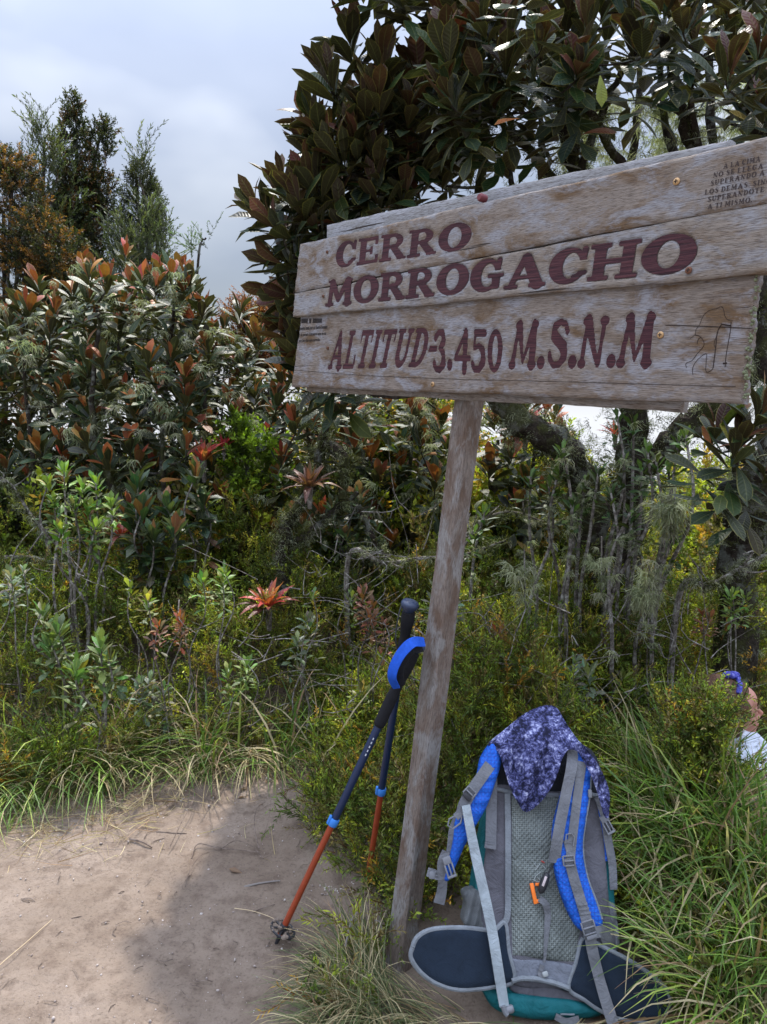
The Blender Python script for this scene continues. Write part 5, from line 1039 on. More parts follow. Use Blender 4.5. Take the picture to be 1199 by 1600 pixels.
for i in range(150):
    x, y = rr.choice([(rr.uniform(0, 540), 1180 + abs(rr.gauss(0, 60))), (rr.uniform(0, 560), rr.uniform(1200, 1590))]); p = gp(x, y)
    if not inpoly(np.array(p[0]), np.array(p[1]), DIRT): continue
    a = rr.uniform(0, 6.28); L = rr.uniform(.01, .045); d = np.array((math.cos(a), math.sin(a), 0)) * L; lt.tube(spline([p + [0, 0, .003], p + d * .5 + np.array((rr.gauss(0, .004), rr.gauss(0, .004), .006)), p + d + [0, 0, .003]], 2), rr.uniform(.0006, .0016), 4)
o = lt.build('litter', DTW.m); tag(o, 'crumbs of twig and bark scattered over the trail', kind='stuff')
fl = Fol(OBO, M_OBO); r9 = random.Random(92); P9 = []
for i in range(70):
    p = gp(r9.uniform(20, 540), 1185 + abs(r9.gauss(0, 50))); P9.append(p + [0, 0, .004]); fl.add(P9[-1], np.array((r9.gauss(0, 1), r9.gauss(0, 1), r9.gauss(0, .15))), np.array((r9.gauss(0, .3), r9.gauss(0, .3), 1)), r9.uniform(.3, .75), r9.randrange(5), r9.choice([(.16, .09, .05), (.22, .14, .08), (.10, .06, .04)]))
fl.build(None, 'fallen_leaf', 'fallen_leaves', 0); tag(COL.objects[-1], 'brown fallen leaves along the upper edge of the trail')
rr = random.Random(12); lf = Fol(OBO, M_OBO)
# bare grey twigs of a dead shrub in the heath at left
ds = tree('dead_shrub', 'tangle of bare grey twigs spilling over the trail edge, left of centre', 'shrub', gp(270, 1140)); of = Off(ds); base = gp(280, 1120)
for i in range(60):
    d = nrmz((rr.gauss(0, 1), rr.gauss(-.5, .6), rr.uniform(0, .9))); L = rr.uniform(.12, .32); p = base + np.array((rr.gauss(0, .08), rr.gauss(0, .08), .02)); P = [p, p + d * L * .5 + [0, 0, .04], p + d * L + [rr.gauss(0, .05), rr.gauss(0, .05), -.02]]
    MB().tube(spline(P, 3), np.linspace(.0022, .0007, 7), 4).build('twig', GRW, ds)
of.end()
# ------------------------------------------------------------------ trekking poles
def plain(name, col, rough=.5, spec=.4, nz=.0, scale=60, bump=.0, **k):
    m = NT(name, rough, spec); c = tuple(col)
    if nz: f = m.noise(m.map(), scale, 4, .65); c = m.mix(f, tuple(q * (1 - nz) for q in col), tuple(q * (1 + nz) for q in col))
    return m.done(c, m.bump(m.noise(m.map(), scale * 4, 3), bump, .002) if bump else None, **k)
NAVY = plain('navy_shaft', (.006, .018, .060), .4, .6, .2); ORNG = plain('orange_shaft', (.26, .042, .014), .42, .5, .35); BLUEP = plain('blue_plastic', (.04, .20, .60), .45, .4)
FOAM = plain('black_foam', (.012, .012, .014), .85, .2, .4, 90, .5); CAPM = plain('grip_cap', (.022, .035, .075), .4, .5, .2); BLUES = plain('blue_webbing', (.010, .08, .48), .7, .25, .35, 120, .8)
MUD = plain('dried_mud', (.17, .135, .11), .95, .1, .5, 60, .9); BLACKP = plain('black_plastic', (.02, .02, .024), .5, .4, .3); WHT = plain('white_print', (.55, .58, .62), .6, .3)
def pole(label, tip, top, seed, lens, big_strap, basket):
    t = empty('trekking_pole', tuple(tip)); tag(t, label, 'trekking pole', 'trekking poles leaning on the post'); of = Off(t); r = random.Random(seed)
    ax = top - tip; L = np.linalg.norm(ax); ax /= L; P = lambda s: tip + ax * s
    l0, l1 = lens   # fraction where the orange shaft ends, where the grip starts
    MB().lathe([(.0087, .03), (.0089, l0 * L)], tip, ax, 16).build('lower_shaft', ORNG, t)
    MB().lathe([(.0102, l0 * L), (.0106, l0 * L + .002), (.0108, l1 * L)], tip, ax, 16).build('upper_shaft', NAVY, t)
    m = MB().lathe([(.0125, l0 * L - .010), (.0140, l0 * L - .006), (.0140, l0 * L + .008), (.0125, l0 * L + .012)], tip, ax, 16); s = perp(ax, r); s = nrmz(np.array((-1, -.3, .1)) - ax * (np.array((-1, -.3, .1)) @ ax))
    lock = m.build('lock_collar', BLUEP, t); MB().box(P(l0 * L + .004) + s * .014, (.006, .010, .026), np.stack([s, np.cross(ax, s), ax], -1), .002).build('lock_lever', BLUEP, lock)
    g0 = l1 * L; prof = [(.0118, g0 - .002), (.0150, g0 + .003)]
    n = 26
    for i in range(n): f = i / (n - 1); prof.append((.0155 + .0022 * math.sin(f * 9) * (f > .4) + .0006 * (i % 2) + .001 * f, g0 + .004 + (L - g0 - .03) * f))
    prof.append((.0135, L - .022)); grip = MB().lathe(prof, tip, ax, 18).build('grip', FOAM, t)
    cp = MB().lathe([(.013, -.024), (.019, -.016), (.0245, -.006), (.0250, .000), (.021, .006), (.011, .010), (.002, .0105)], tip + ax * L, nrmz(ax + np.array((.12, 0, 0))), 18).build('grip_cap', CAPM, t)
    if lens[1] < .75:
        pr = MB()
        for k in range(5): pr.box(P(l1 * L - .035 - .012 * k) - np.array((0, .0107, .0)), (.003, .001, .006), np.stack([np.cross(ax, (0, 1, 0)), np.array((0, 1.0, 0)), ax], -1))
        pr.build('printed_marks', WHT, t)
    if basket:
        m = MB(); m.tube([P(-.004), P(.035)], [.0045, .0075], 8); m.build('tip', BLACKP, t)
        bm_ = MB(); nb = 26; pts = [P(.045) + .034 * (math.cos(a) * s + math.sin(a) * np.cross(ax, s)) for a in np.linspace(0, 2 * PI, nb)]; bm_.tube(pts, .0035, 6, cap=False)
        for a in np.linspace(0, 2 * PI, 7)[:-1]: d = math.cos(a) * s + math.sin(a) * np.cross(ax, s); bm_.tube([P(.048) + d * .008, P(.045) + d * .034], .003, 5)
        bm_.lathe([(.010, .035), (.012, .04), (.012, .058), (.010, .062)], tip, ax, 12); bk = bm_.build('basket', BLACKP, t)
        mm = MB()
        for k in range(46): a = r.uniform(0, 6.28); q = r.uniform(.010, .037); d = math.cos(a) * s + math.sin(a) * np.cross(ax, s); z = .003 + .006 * r.random(); mm.lathe([(z * .3, -z * .6), (z, 0), (z * .7, z * .5), (z * .1, z * .7)], P(.045 + r.gauss(0, .004)) + d * q, nrmz((r.gauss(0, 1), r.gauss(0, 1), 1)), 7)
        o = mm.build('mud', MUD, bk); o['kind'] = 'stuff'
    return t, P, L, ax, of
tip1 = gp(432, 1474); top1 = at(652, 1006, 2.03)
t1, P1_, L1, ax1, of = pole('nearer trekking pole, muddy basket on the trail and a padded blue wrist strap', tip1, top1, 1, (.415, .735), True, True)
sp_ = spline([at(663, 1003, 1.985), at(645, 1004, 1.955), at(628, 1020, 1.95), at(616, 1042, 1.95), at(613, 1060, 1.955), at(620, 1075, 1.975)], 6); k = len(sp_)
vd = np.array([nrmz(CAM - p) for p in sp_]); MB().ribbon(sp_, nrmz((-.4, -1, .5)), np.interp(np.linspace(0, 1, k), [0, .3, .7, 1], [.024, .028, .025, .018]), .004).build('wrist_strap', BLUES, t1)
MB().ribbon(spline([at(660, 1012, 1.99), at(643, 1016, 1.972), at(630, 1034, 1.968), at(624, 1052, 1.968), at(627, 1070, 1.975)], 6), nrmz((-.4, -1, .5)), .022, .003).build('strap_lining', FOAM, t1)
of.end()
tip2 = gp(572, 1392); top2 = at(641, 943, 2.06)
t2, P2_, L2, ax2, of = pole('farther trekking pole standing steeper, its dark blue grip cap on top', tip2, top2, 2, (.375, .82), False, False)
MB().tube(spline([top2 + np.array((-.022, -.004, -.002)), at(624, 958, 2.05), at(619, 985, 2.05), at(619, 1003, 2.05), at(624, 1022, 2.06), at(630, 1028, 2.07)], 6), .0022, 6).build('cord_loop', BLACKP, t2)
of.end()

# ------------------------------------------------------------------ backpack (traced on its own back plane, with real thickness)
BO = gp(850, 1604) + np.array((0, 0, .0)); BW = nrmz((.03, math.sin(math.radians(27)), math.cos(math.radians(27)))); BN = np.cross((1.0, 0.06, 0), BW); BN = nrmz(BN); BU = np.cross(BW, BN)
pack_mw = frame(BO, BU, BW, BN); pack = empty('backpack', mw=pack_mw); tag(pack, 'blue, teal and grey hiking backpack leaning harness-side out beside the sign post', 'backpack')
RB = np.stack([BU, BW, BN], 0)
def bl(px, py, n=0.0): p = onplane(px, py, BO + BN * n, BN); return RB @ (p - BO)
def bls(L, n=None): return [bl(q[0], q[1], q[2] if len(q) > 2 else (n or 0)) for q in L]
def closed(L, n=5):
    P = np.array([q[:2] for q in L], float); m = len(P); out = []
    for i in range(m):
        a, b, c, d = P[i - 1], P[i], P[(i + 1) % m], P[(i + 2) % m]
        for t in np.linspace(0, 1, n, endpoint=False): out.append(0.5 * (2 * b + (c - a) * t + (2 * a - 5 * b + 4 * c - d) * t * t + (3 * b - a - 3 * c + d) * t ** 3))
    return [tuple(q) for q in out]
def pad(name, outline, n0, th, mat, parent, edge=7, back=.01, cell=2.0, extra=None, smooth=True, backf=None):
    poly = closed(outline) if smooth else [tuple(q) for q in outline]; X = [p[0] for p in poly]; Y = [p[1] for p in poly]
    xs = np.arange(min(X) - 3, max(X) + 4, cell); ys = np.arange(min(Y) - 3, max(Y) + 4, cell); GX_, GY_ = np.meshgrid(xs, ys)
    D = dpoly(GX_, GY_, poly); F_ = np.where(inpoly(GX_, GY_, poly), -D, D)
    V2, Fc = contour(F_, xs, ys); V2 = np.array(V2); dd = dpoly(V2[:, 0], V2[:, 1], poly); q = np.clip(dd / edge, 0, 1)
    nz = n0 + th * np.sqrt(1 - (1 - q) ** 2); ex = np.zeros(len(V2))
    if extra is not None: ex = extra(V2[:, 0], V2[:, 1]); nz = nz + ex
    A = np.array([bl(x, y, z) for (x, y), z in zip(V2, nz)]); B = A.copy(); B[:, 2] -= (nz - (n0 + ex)) + back
    if backf is not None: B = backf(B, q)
    k = len(A); Fs = []
    for Lp in loops(Fc):
        for a, b in zip(Lp, Lp[1:] + Lp[:1]): Fs.append((b, a, a + k, b + k))
    m = MB(); m.V = [tuple(v) for v in np.vstack([A, B])]; m.F = Fc + [tuple(i + k for i in f)[::-1] for f in Fc] + Fs
    return m.build(name, mat, parent, angle=60)
def web(name, L, wpx, mat, parent, n=0.0, th=.0018, k=5):
    P = spline(bls(L, n), k); s = np.array([np.linalg.norm(bl(800, 1400) - bl(801, 1400))])[0]
    w = np.interp(np.linspace(0, 1, len(P)), np.linspace(0, 1, len(wpx)), wpx) * s if isinstance(wpx, (list, tuple)) else wpx * s
    return MB().ribbon(P, (0, 0, 1), w, th).build(name, mat, parent)
def pipe(name, L, r, mat, parent, n=0.0, closed_=True):
    pts = closed(L, 4) if closed_ else [tuple(q[:2]) for q in spline([(q[0], q[1], 0) for q in L], 5)]
    if closed_: pts = pts + [pts[0]]
    nn = n if callable(n) else (lambda x, y: n)
    return MB().tube([bl(x, y, float(nn(x, y))) for x, y in pts], r, 8, cap=not closed_, up=(0, 0, 1)).build(name, mat, parent)
def fabric(name, col, f=900, amt=.25, rough=.75, bump=.35, spec=.25, grid=0, gridc=None):
    m = NT(name, rough, spec); s = m.n.new('ShaderNodeSeparateXYZ'); m.l.new(m.tc.outputs['Object'], s.inputs[0])
    su = m.math('SINE', m.math('MULTIPLY', s.outputs[0], f)); sv = m.math('SINE', m.math('MULTIPLY', s.outputs[1], f)); w = m.math('MULTIPLY', su, sv)
    c = m.mix(m.math('MULTIPLY_ADD', w, .5, .5), tuple(q * (1 - amt) for q in col), tuple(q * (1 + amt) for q in col))
    if grid:
        gu = m.math('GREATER_THAN', m.math('FRACT', m.math('MULTIPLY', s.outputs[0], grid)), .78); gv = m.math('GREATER_THAN', m.math('FRACT', m.math('MULTIPLY', s.outputs[1], grid)), .78)
        c = m.mix(m.math('MAXIMUM', gu, gv), c, gridc)
    n = m.noise(m.map(), 14, 4, .6); c = m.mix(m.ramp(n, [(.38, .55), (.58, 0)]), c, tuple(q * .55 for q in col))
    nb = m.bump(w, bump, .001, m.bump(m.noise(m.map(), 24, 5, .65, .6), .75, .014)); return m.done(c, nb)
BLUEF = fabric('blue_ripstop', (.010, .115, .56), 500, .10, .6, grid=115, gridc=(.02, .075, .42)); GREYF = fabric('grey_fabric', (.115, .112, .130), 1500, .12)
TEALF = fabric('teal_fabric', (.006, .115, .130), 1500, .12, .6); PIPE_M = fabric('piping_fabric', (.205, .225, .245), 1800, .12); WEB = fabric('grey_webbing', (.165, .17, .185), 2600, .22, .7)
WEBL = fabric('light_webbing', (.36, .41, .44), 2600, .10, .7); LINING = fabric('black_lining', (.016, .018, .024), 1500, .2); PLAS = plain('grey_plastic', (.15, .155, .17), .42, .5, .12)
MESHP = fabric('panel_mesh', (.10, .115, .108), 500, .2, .8, 1.0, grid=215, gridc=(.25, .275, .26)); LUMB = fabric('lumbar_fabric', (.175, .19, .225), 1800, .1); NAVM = fabric('belt_mesh', (.020, .034, .058), 1900, .75, .85, 1.0); ORP = plain('orange_plastic', (.85, .19, .02), .45, .4, .1)
# main bag behind the frame sheet
def bulge(B, q):
    B = B.copy(); w = B[:, 1]; B[:, 2] = -.03 - .17 * np.sqrt(1 - (1 - np.clip(q, 0, 1)) ** 2) * (0.8 + .2 * np.sin(w * 9)) - .02; return B
body_o = [(782, 1172), (850, 1160), (902, 1176), (930, 1205), (946, 1240), (955, 1310), (960, 1400), (966, 1480), (950, 1540), (925, 1578), (860, 1588), (800, 1582), (768, 1560), (742, 1500), (738, 1440), (744, 1370), (755, 1290), (764, 1210)]
pad('pack_body', body_o, -.02, .012, TEALF, pack, edge=26, back=.02, cell=4, backf=bulge)
sheet = [(770, 1228), (850, 1236), (934, 1240), (944, 1290), (948, 1360), (954, 1430), (962, 1480), (930, 1530), (880, 1545), (800, 1538), (758, 1490), (752, 1430), (756, 1360), (764, 1290)]
pad('frame_sheet', sheet, -.006, .012, GREYF, pack, edge=18, back=.01, extra=lambda x, y: .006 * np.sin((x - 770) / 28) ** 2 * sm(1240, 1300, y))
pad('top_collar', [(774, 1170), (850, 1155), (925, 1172), (936, 1244), (850, 1243), (768, 1234)], -.012, .008, LINING, pack, edge=10, back=.02)
pipe('frame_edge', [(768, 1231), (800, 1238), (850, 1242), (900, 1243), (936, 1243)], .0055, PIPE_M, pack, .006, False)
mesh_o = [(799, 1242), (850, 1244), (900, 1246), (912, 1300), (916, 1380), (913, 1440), (906, 1475), (900, 1506), (850, 1499), (799, 1495), (797, 1420), (798, 1320)]
pad('back_mesh_panel', mesh_o, .006, .010, MESHP, pack, edge=16, back=.01, smooth=False)
pad('lumbar_pad', [(799, 1496), (850, 1500), (900, 1507), (894, 1530), (888, 1545), (850, 1537), (806, 1533)], .007, .007, LUMB, pack, edge=8, back=.012, smooth=False)
web('panel_border', [(793, 1240, .012), (794, 1300, .013), (794, 1380, .013), (793, 1430, .014), (784, 1448, .014)], 9, PIPE_M, pack, th=.004)
# hip belt: the wings swing forward, away from the pack
LW = [(645, 1480), (654, 1463), (678, 1452), (727, 1450), (770, 1454), (789, 1442), (795, 1487), (803, 1531), (773, 1541), (720, 1546), (682, 1536), (657, 1518), (643, 1497)]
RW = [(912, 1466), (938, 1478), (990, 1505), (1032, 1536), (1046, 1556), (1043, 1580), (1025, 1597), (973, 1592), (938, 1578), (913, 1561), (889, 1543), (900, 1505)]
lw = lambda x, y: .010 + .05 * np.clip((795 - x) / 150, 0, 1) ** 2 + .006 * np.sin(x / 19); rw = lambda x, y: .010 + .05 * np.clip((x - 905) / 140, 0, 1) ** 2 + .006 * np.sin(x / 21)
hl = pad('hip_belt_wing', LW, .004, .012, NAVM, pack, edge=14, back=.016, extra=lw); hr = pad('hip_belt_wing', RW, .004, .012, NAVM, pack, edge=14, back=.016, extra=rw)
pipe('piping', LW, .0062, PIPE_M, hl, lambda x, y: .006 + lw(x, y)); pipe('piping', RW, .0062, PIPE_M, hr, lambda x, y: .006 + rw(x, y))
pipe('belt_lower_edge', [(800, 1533), (815, 1529), (840, 1530), (870, 1537), (890, 1545)], .0062, PIPE_M, pack, .018, False)
pad('bottom_grey_flap', [(800, 1538), (850, 1540), (895, 1552), (915, 1566), (860, 1562), (806, 1552)], -.004, .004, GREYF, pack, edge=5, back=.01)  # thin strip of grey fabric below the lumbar pad
pad('bottom_compartment', [(752, 1535), (790, 1548), (850, 1556), (900, 1562), (940, 1580), (925, 1590), (860, 1594), (805, 1588), (768, 1572)], -.008, .018, TEALF, pack, edge=14, back=.03)
# rows of stitching on the webbing and belt edges
STI = plain('stitching', (.36, .38, .40), .8, .2); stm = MB()
for L, nf in ((LW, lambda x, y: .018 + lw(x, y)), (RW, lambda x, y: .018 + rw(x, y))):
    cxm, cym = np.mean([q[0] for q in L]), np.mean([q[1] for q in L]); pp = closed(L, 9)
    for i in range(0, len(pp) - 1, 2):
        (xa, ya), (xb, yb) = pp[i], pp[i + 1]; f_ = lambda x, y: (x + (cxm - x) * .085, y + (cym - y) * .15); a_, b2 = f_(xa, ya), f_(xb, yb); stm.tube([bl(*a_, float(nf(*a_)) - .001), bl(*b2, float(nf(*b2)) - .001)], .0007, 4)
MB().box(bl(887, 1585, .012), (.035, .004, .003), None, .001).build('label_tab', PIPE_M, pack); web('bottom_strap', [(868, 1588, .012), (885, 1596, .016), (905, 1592, .012)], 9, WEB, pack)
# shoulder straps
LSo = [(770, 1160), (752, 1182), (746, 1210), (740, 1240), (728, 1256), (712, 1280), (708, 1310), (703, 1335), (696, 1360), (694, 1376), (703, 1374), (716, 1345), (728, 1318), (745, 1288), (760, 1262), (772, 1230), (784, 1185)]
pad('shoulder_strap', LSo, .030, .014, BLUEF, pack, edge=9, back=.010, extra=lambda x, y: .012 * np.sin((y - 1160) / 60) + .0015 * np.sin(y / 3.1) * (y > 1200) * (y < 1290))
web('strap_edge', [(745, 1228, .036), (728, 1256, .034), (708, 1290, .04), (703, 1325, .034), (697, 1352, .03)], 9, WEB, pack, th=.003)
RSo = [(905, 1170), (886, 1215), (872, 1260), (864, 1300), (866, 1350), (875, 1392), (890, 1430), (905, 1452), (925, 1458), (938, 1452), (942, 1438), (932, 1408), (918, 1370), (911, 1325), (916, 1280), (923, 1230), (924, 1185)]
pad('shoulder_strap', RSo, .030, .015, BLUEF, pack, edge=9, back=.010, extra=lambda x, y: .010 * np.sin((y - 1170) / 95) + .0015 * np.sin(y / 3.1) * (y < 1290))
pipe('strap_piping', [(924, 1195), (922, 1240), (915, 1285), (911, 1325), (918, 1370), (932, 1408), (941, 1436)], .0028, PIPE_M, pack, .040, False)
def sn(y): return .010 * math.sin((y - 1170) / 95) + .0475
web('load_lifter', [(896, 1168, .035), (893, 1200, sn(1200) + .006), (885, 1240, sn(1240) + .006), (876, 1285, sn(1285) + .006), (870, 1320, sn(1320) + .004), (866, 1348, .05)], [18, 17, 17, 17, 18], WEB, pack)
web('strap_webbing', [(910, 1190, sn(1190)), (903, 1240, sn(1240)), (897, 1290, sn(1290)), (892, 1335, sn(1335)), (891, 1348, sn(1348) + .004)], 14, WEB, pack)
web('strap_webbing', [(889, 1340, sn(1340) + .006), (897, 1372, sn(1372) + .002), (907, 1405, sn(1405) + .001), (915, 1432, sn(1432) + .001), (921, 1452, .052), (925, 1480, .046), (933, 1515, .042), (942, 1548, .050), (952, 1580, .058), (960, 1606, .060)], [16, 16, 16, 17, 17, 16, 17, 17], WEB, pack)
for y in (1413, 1420, 1427): x = 909 + (y - 1410) * .35; web('webbing_fold', [(x - 8, y + 1, sn(y) + .003), (x + 8, y - 1, sn(y) + .003)], 3, WEB, pack, th=.002)
def ladder(name, px, py, n, w, h, rot, slots=2, parent=None):
    c = bl(px, py, n); ca, sa = math.cos(rot), math.sin(rot); R = np.array([[ca, -sa, 0], [sa, ca, 0], [0, 0, 1.0]]); m = MB(); t = .0035
    for s in (-1, 1): m.box(c + R @ np.array((s * w / 2, 0, 0)), (t, h, .006), R, .001)
    for i in range(slots + 1): m.box(c + R @ np.array((0, -h / 2 + h * i / slots, 0)), (w - t, t, .0055 if i != 1 else .009), R, .001)
    return m.build(name, PLAS, parent or pack)
ladder('ladder_buckle', 889, 1345, sn(1345) + .008, .028, .022, .1); ladder('ladder_buckle', 920, 1449, .060, .031, .028, .3)
m = MB().box(bl(925, 1464, .058), (.027, .010, .006), np.array([[.955, -.29, 0], [.29, .955, 0], [0, 0, 1]]), .002); m.build('buckle_foot', PLAS, pack)
MB().box(bl(922, 1240, .05), (.010, .020, .007), None, .002).build('strap_slider', PLAS, pack)
MB().tube([bl(x, y, .062) for x, y in ((884, 1318), (885, 1304), (893, 1302), (898, 1308), (896, 1322))], .0018, 6).build('ring', PLAS, pack)
web('ring_loop', [(886, 1312, .058), (891, 1330, .058)], 12, WEB, pack)
# left side webbing, hose-like light strap and clips
web('compression_strap', [(769, 1172, .030), (769, 1215, .022), (768, 1270, .020), (767, 1326, .016)], 17, WEB, pack); web('strap_hem', [(767, 1317, .020), (766, 1326, .020)], 18, WEB, pack)
web('strap_webbing', [(766, 1195, .050), (752, 1215, .058), (738, 1235, .060), (726, 1256, .060), (722, 1270, .056)], 18, WEB, pack)
ladder('side_buckle', 734, 1239, .066, .026, .022, -.75, 2); MB().box(bl(730, 1245, .067), (.024, .012, .008), np.array([[.73, .68, 0], [-.68, .73, 0], [0, 0, 1]]), .002).build('side_clip', BLACKP, pack)
MB().tube([bl(x, y, .060) for x, y in ((716, 1272), (702, 1280), (700, 1290), (708, 1295), (720, 1286), (722, 1276))], .0022, 6).build('ring', PLAS, pack); web('ring_loop', [(725, 1264, .060), (712, 1277, .061)], 11, WEB, pack)
web('drinking_hose_cover', [(728, 1258, .066), (734, 1290, .068), (742, 1330, .066), (752, 1375, .062), (762, 1420, .058), (770, 1460, .052), (778, 1510, .044), (784, 1548, .034), (788, 1572, .026)], [13, 14, 15, 15, 15, 15, 15, 14], WEBL, pack, th=.007)
MB().lathe([(.004, -.014), (.009, -.012), (.0095, .010), (.0065, .014)], bl(794, 1578, .026), (1, .35, .1), 12).build('strap_roll', PLAS, pack)
MB().tube([bl(x, y, .035) for x, y in ((786, 1572), (789, 1582), (793, 1586))], .006, 8).build('strap_roll', PLAS, pack)
def clip(px, py, n, s, rot):
    ca, sa = math.cos(rot), math.sin(rot); R = np.array([[ca, -sa, 0], [sa, ca, 0], [0, 0, 1.0]]); c = bl(px, py, n); m = MB(); m.box(c + R @ np.array((0, .010, 0)) * s, np.array((.018, .016, .007)) * s, R, .002)
    for k in (-1, 0, 1): m.box(c + R @ np.array((k * .008, -.010, 0)) * s, np.array((.0035, .026, .006)) * s, R, .001)
    m.box(c + R @ np.array((0, -.023, 0)) * s, np.array((.020, .005, .007)) * s, R, .001); return m.build('side_release_clip', PLAS, pack)
clip(701, 1352, .050, 1.15, .35); clip(682, 1368, .020, 1.0, 1.5); clip(947, 1286, .022, 1.1, .5)
web('hanging_webbing', [(697, 1330, .048), (690, 1350, .040), (692, 1375, .030), (690, 1395, .02), (686, 1412, .015)], [12, 13, 15, 17], WEB, pack); web('hanging_webbing', [(668, 1362, .02), (680, 1366, .02), (694, 1372, .024)], 13, WEB, pack)
web('side_strap', [(935, 1245, .012), (945, 1275, .016), (950, 1310, .010), (957, 1350, .000), (959, 1390, -.01)], [14, 13, 13, 12], WEB, pack); web('side_strap', [(921, 1462, .050), (935, 1456, .052), (944, 1458, .040), (952, 1478, .020), (962, 1505, .0)], [14, 16, 17, 17], WEB, pack)
web('blue_side_strip', [(936, 1250, .004), (944, 1300, -.002), (950, 1345, -.006)], 9, BLUEF, pack, th=.006)
pad('side_pocket', [(725, 1395), (745, 1390), (756, 1410), (757, 1450), (735, 1452), (724, 1440), (728, 1415)], -.01, .012, fabric('pocket_fabric', (.13, .14, .145), 1400, .1), pack, edge=9, back=.05, extra=lambda x, y: .004 * np.sin(x / 2.2 + y / 9)); pad('side_pocket', [(946, 1412), (960, 1412), (965, 1440), (968, 1480), (955, 1482), (948, 1450)], -.014, .012, WEB, pack, edge=8, back=.05, extra=lambda x, y: .004 * np.sin(x / 2 + y / 12))
# orange hook, key tag, stitched emblem and the pull tab
MB().box(bl(834, 1396, .022), (.010, .048, .006), np.array([[.98, -.2, 0], [.2, .98, 0], [0, 0, 1]]), .002).box(bl(843, 1408, .022), (.022, .008, .006), None, .002).box(bl(842, 1382, .021), (.018, .007, .006), None, .002).build('orange_hook', ORP, pack)
m = MB().lathe([(.002, -.026), (.008, -.020), (.010, -.008), (.010, .008), (.007, .022), (.003, .027)], bl(850, 1380, .036), nrmz((.38, .92, 0)), 10); kt = m.build('key_tag', BLACKP, pack)
MB().box(bl(851, 1377, .0465), (.006, .024, .001), np.array([[.92, .38, 0], [-.38, .92, 0], [0, 0, 1]]), .0003).build('tag_label', plain('tag_print', (.50, .42, .42), .6, .3, .6, 300), kt)
MB().tube([bl(x, y, .040) for x, y in ((856, 1366), (862, 1354), (867, 1348))], .0022, 6).build('tag_cord', BLACKP, pack)
web('pull_tape', [(843, 1404, .026), (853, 1413, .030), (856, 1432, .022), (854, 1460, .020), (852, 1490, .019), (851, 1504, .019)], [9, 11, 9, 5, 3], WEB, pack)
EMB = plain('emblem_grey', (.30, .33, .32), .7, .2); em = MB()
for L in (((834, 1348), (840, 1356), (836, 1360)), ((844, 1350), (838, 1358)), ((846, 1362), (838, 1368), (834, 1376)), ((840, 1370), (846, 1378)), ((832, 1374), (840, 1378), (848, 1378)), ((848, 1352), (853, 1358))):
    em.tube([bl(x, y, .0178) for x, y in L], .0011, 5)
em.build('stitched_emblem', EMB, pack); MB().tube([bl(x, y, .0178) for x, y in ((846, 1345), (851, 1348))], .0022, 5).build('emblem_dot', plain('emblem_red', (.35, .07, .06), .7, .2), pack)
MB().box(bl(852, 1522, .022), (.014, .012, .008), np.array([[.94, -.34, 0], [.34, .94, 0], [0, 0, 1]]), .003).build('pull_knob', plain('pull_grey', (.30, .32, .32), .5, .4), pack); web('knob_tape', [(848, 1508, .019), (844, 1522, .019), (850, 1526, .02)], 7, WEB, pack)
# lid behind and under the cloth
lid = MB(); nu, nv = 22, 12
c0 = bl(842, 1172, -.10)
for i in range(nv + 1):
    for j in range(nu):
        a = 2 * PI * j / nu; b = PI * i / nv - PI / 2; se = lambda q, e: math.copysign(abs(q) ** e, q)
        lid.V.append((c0[0] + .105 * se(math.cos(b), .6) * se(math.cos(a), .6), c0[1] + .055 * se(math.sin(b), .8), c0[2] + .085 * se(math.cos(b), .6) * se(math.sin(a), .6)))
lid.F = [(i * nu + j, i * nu + (j + 1) % nu, (i + 1) * nu + (j + 1) % nu, (i + 1) * nu + j) for i in range(nv) for j in range(nu)]
lid.build('lid', LINING, pack)

# patterned cloth thrown over the top of the pack
BD = NT('tie_dye_cloth', .85, .15); v = BD.map(); n1 = BD.noise(v, 26, 5, .72, .5); n2 = BD.noise(BD.map(loc=(2, 3, 1)), 105, 4, .7, .6)
f = BD.math('ADD', BD.math('MULTIPLY', n1, .55), BD.math('MULTIPLY', n2, .5))
BDM = BD.done(BD.ramp(f, [(.46, (.008, .009, .024)), (.525, (.040, .043, .12)), (.585, (.13, .14, .29)), (.67, (.48, .50, .68))]), BD.bump(BD.noise(v, 30, 3), .4, .006))
cl = empty('patterned_cloth', mw=pack_mw); tag(cl, 'dark blue and white mottled cloth draped over the top of the backpack', 'cloth')
bo = [(858, 1103), (870, 1107), (884, 1130), (902, 1156), (918, 1172), (932, 1192), (945, 1217), (952, 1242), (950, 1276), (944, 1272), (938, 1250), (926, 1215), (912, 1188), (902, 1173), (888, 1171), (878, 1185), (872, 1205), (862, 1228), (845, 1252), (822, 1268), (808, 1250), (798, 1230), (790, 1205), (783, 1182), (774, 1168), (764, 1162), (790, 1140), (820, 1116), (845, 1105)]
def cf(x, y):
    base = .056 - 1.15e-5 * np.maximum(1178 - y, 0) ** 2 - .00020 * np.maximum(1150 - y, 0)
    base = base - 1.2e-5 * np.maximum(x - 925, 0) ** 2 * 4 - .9e-5 * np.maximum(800 - x, 0) ** 2 + np.where((x > 886) & (y > 1160), .012, 0) * sm(886, 900, x)
    fold = .010 * np.sin((x - 858) * .13 + (y - 1100) * .05) * sm(1110, 1180, y) + .010 * np.exp(-((x - 868 + (y - 1180) * .25) / 7) ** 2) - .012 * np.exp(-((x - 800 - (y - 1160) * .2) / 9) ** 2)
    return base + fold + .004 * fbm(x / 14, y / 14, 3) * 2
oc = pad('cloth', bo, 0.0, .0015, BDM, cl, edge=3, back=.0015, extra=cf, smooth=True, cell=2.0); oc.name = 'cloth_sheet'
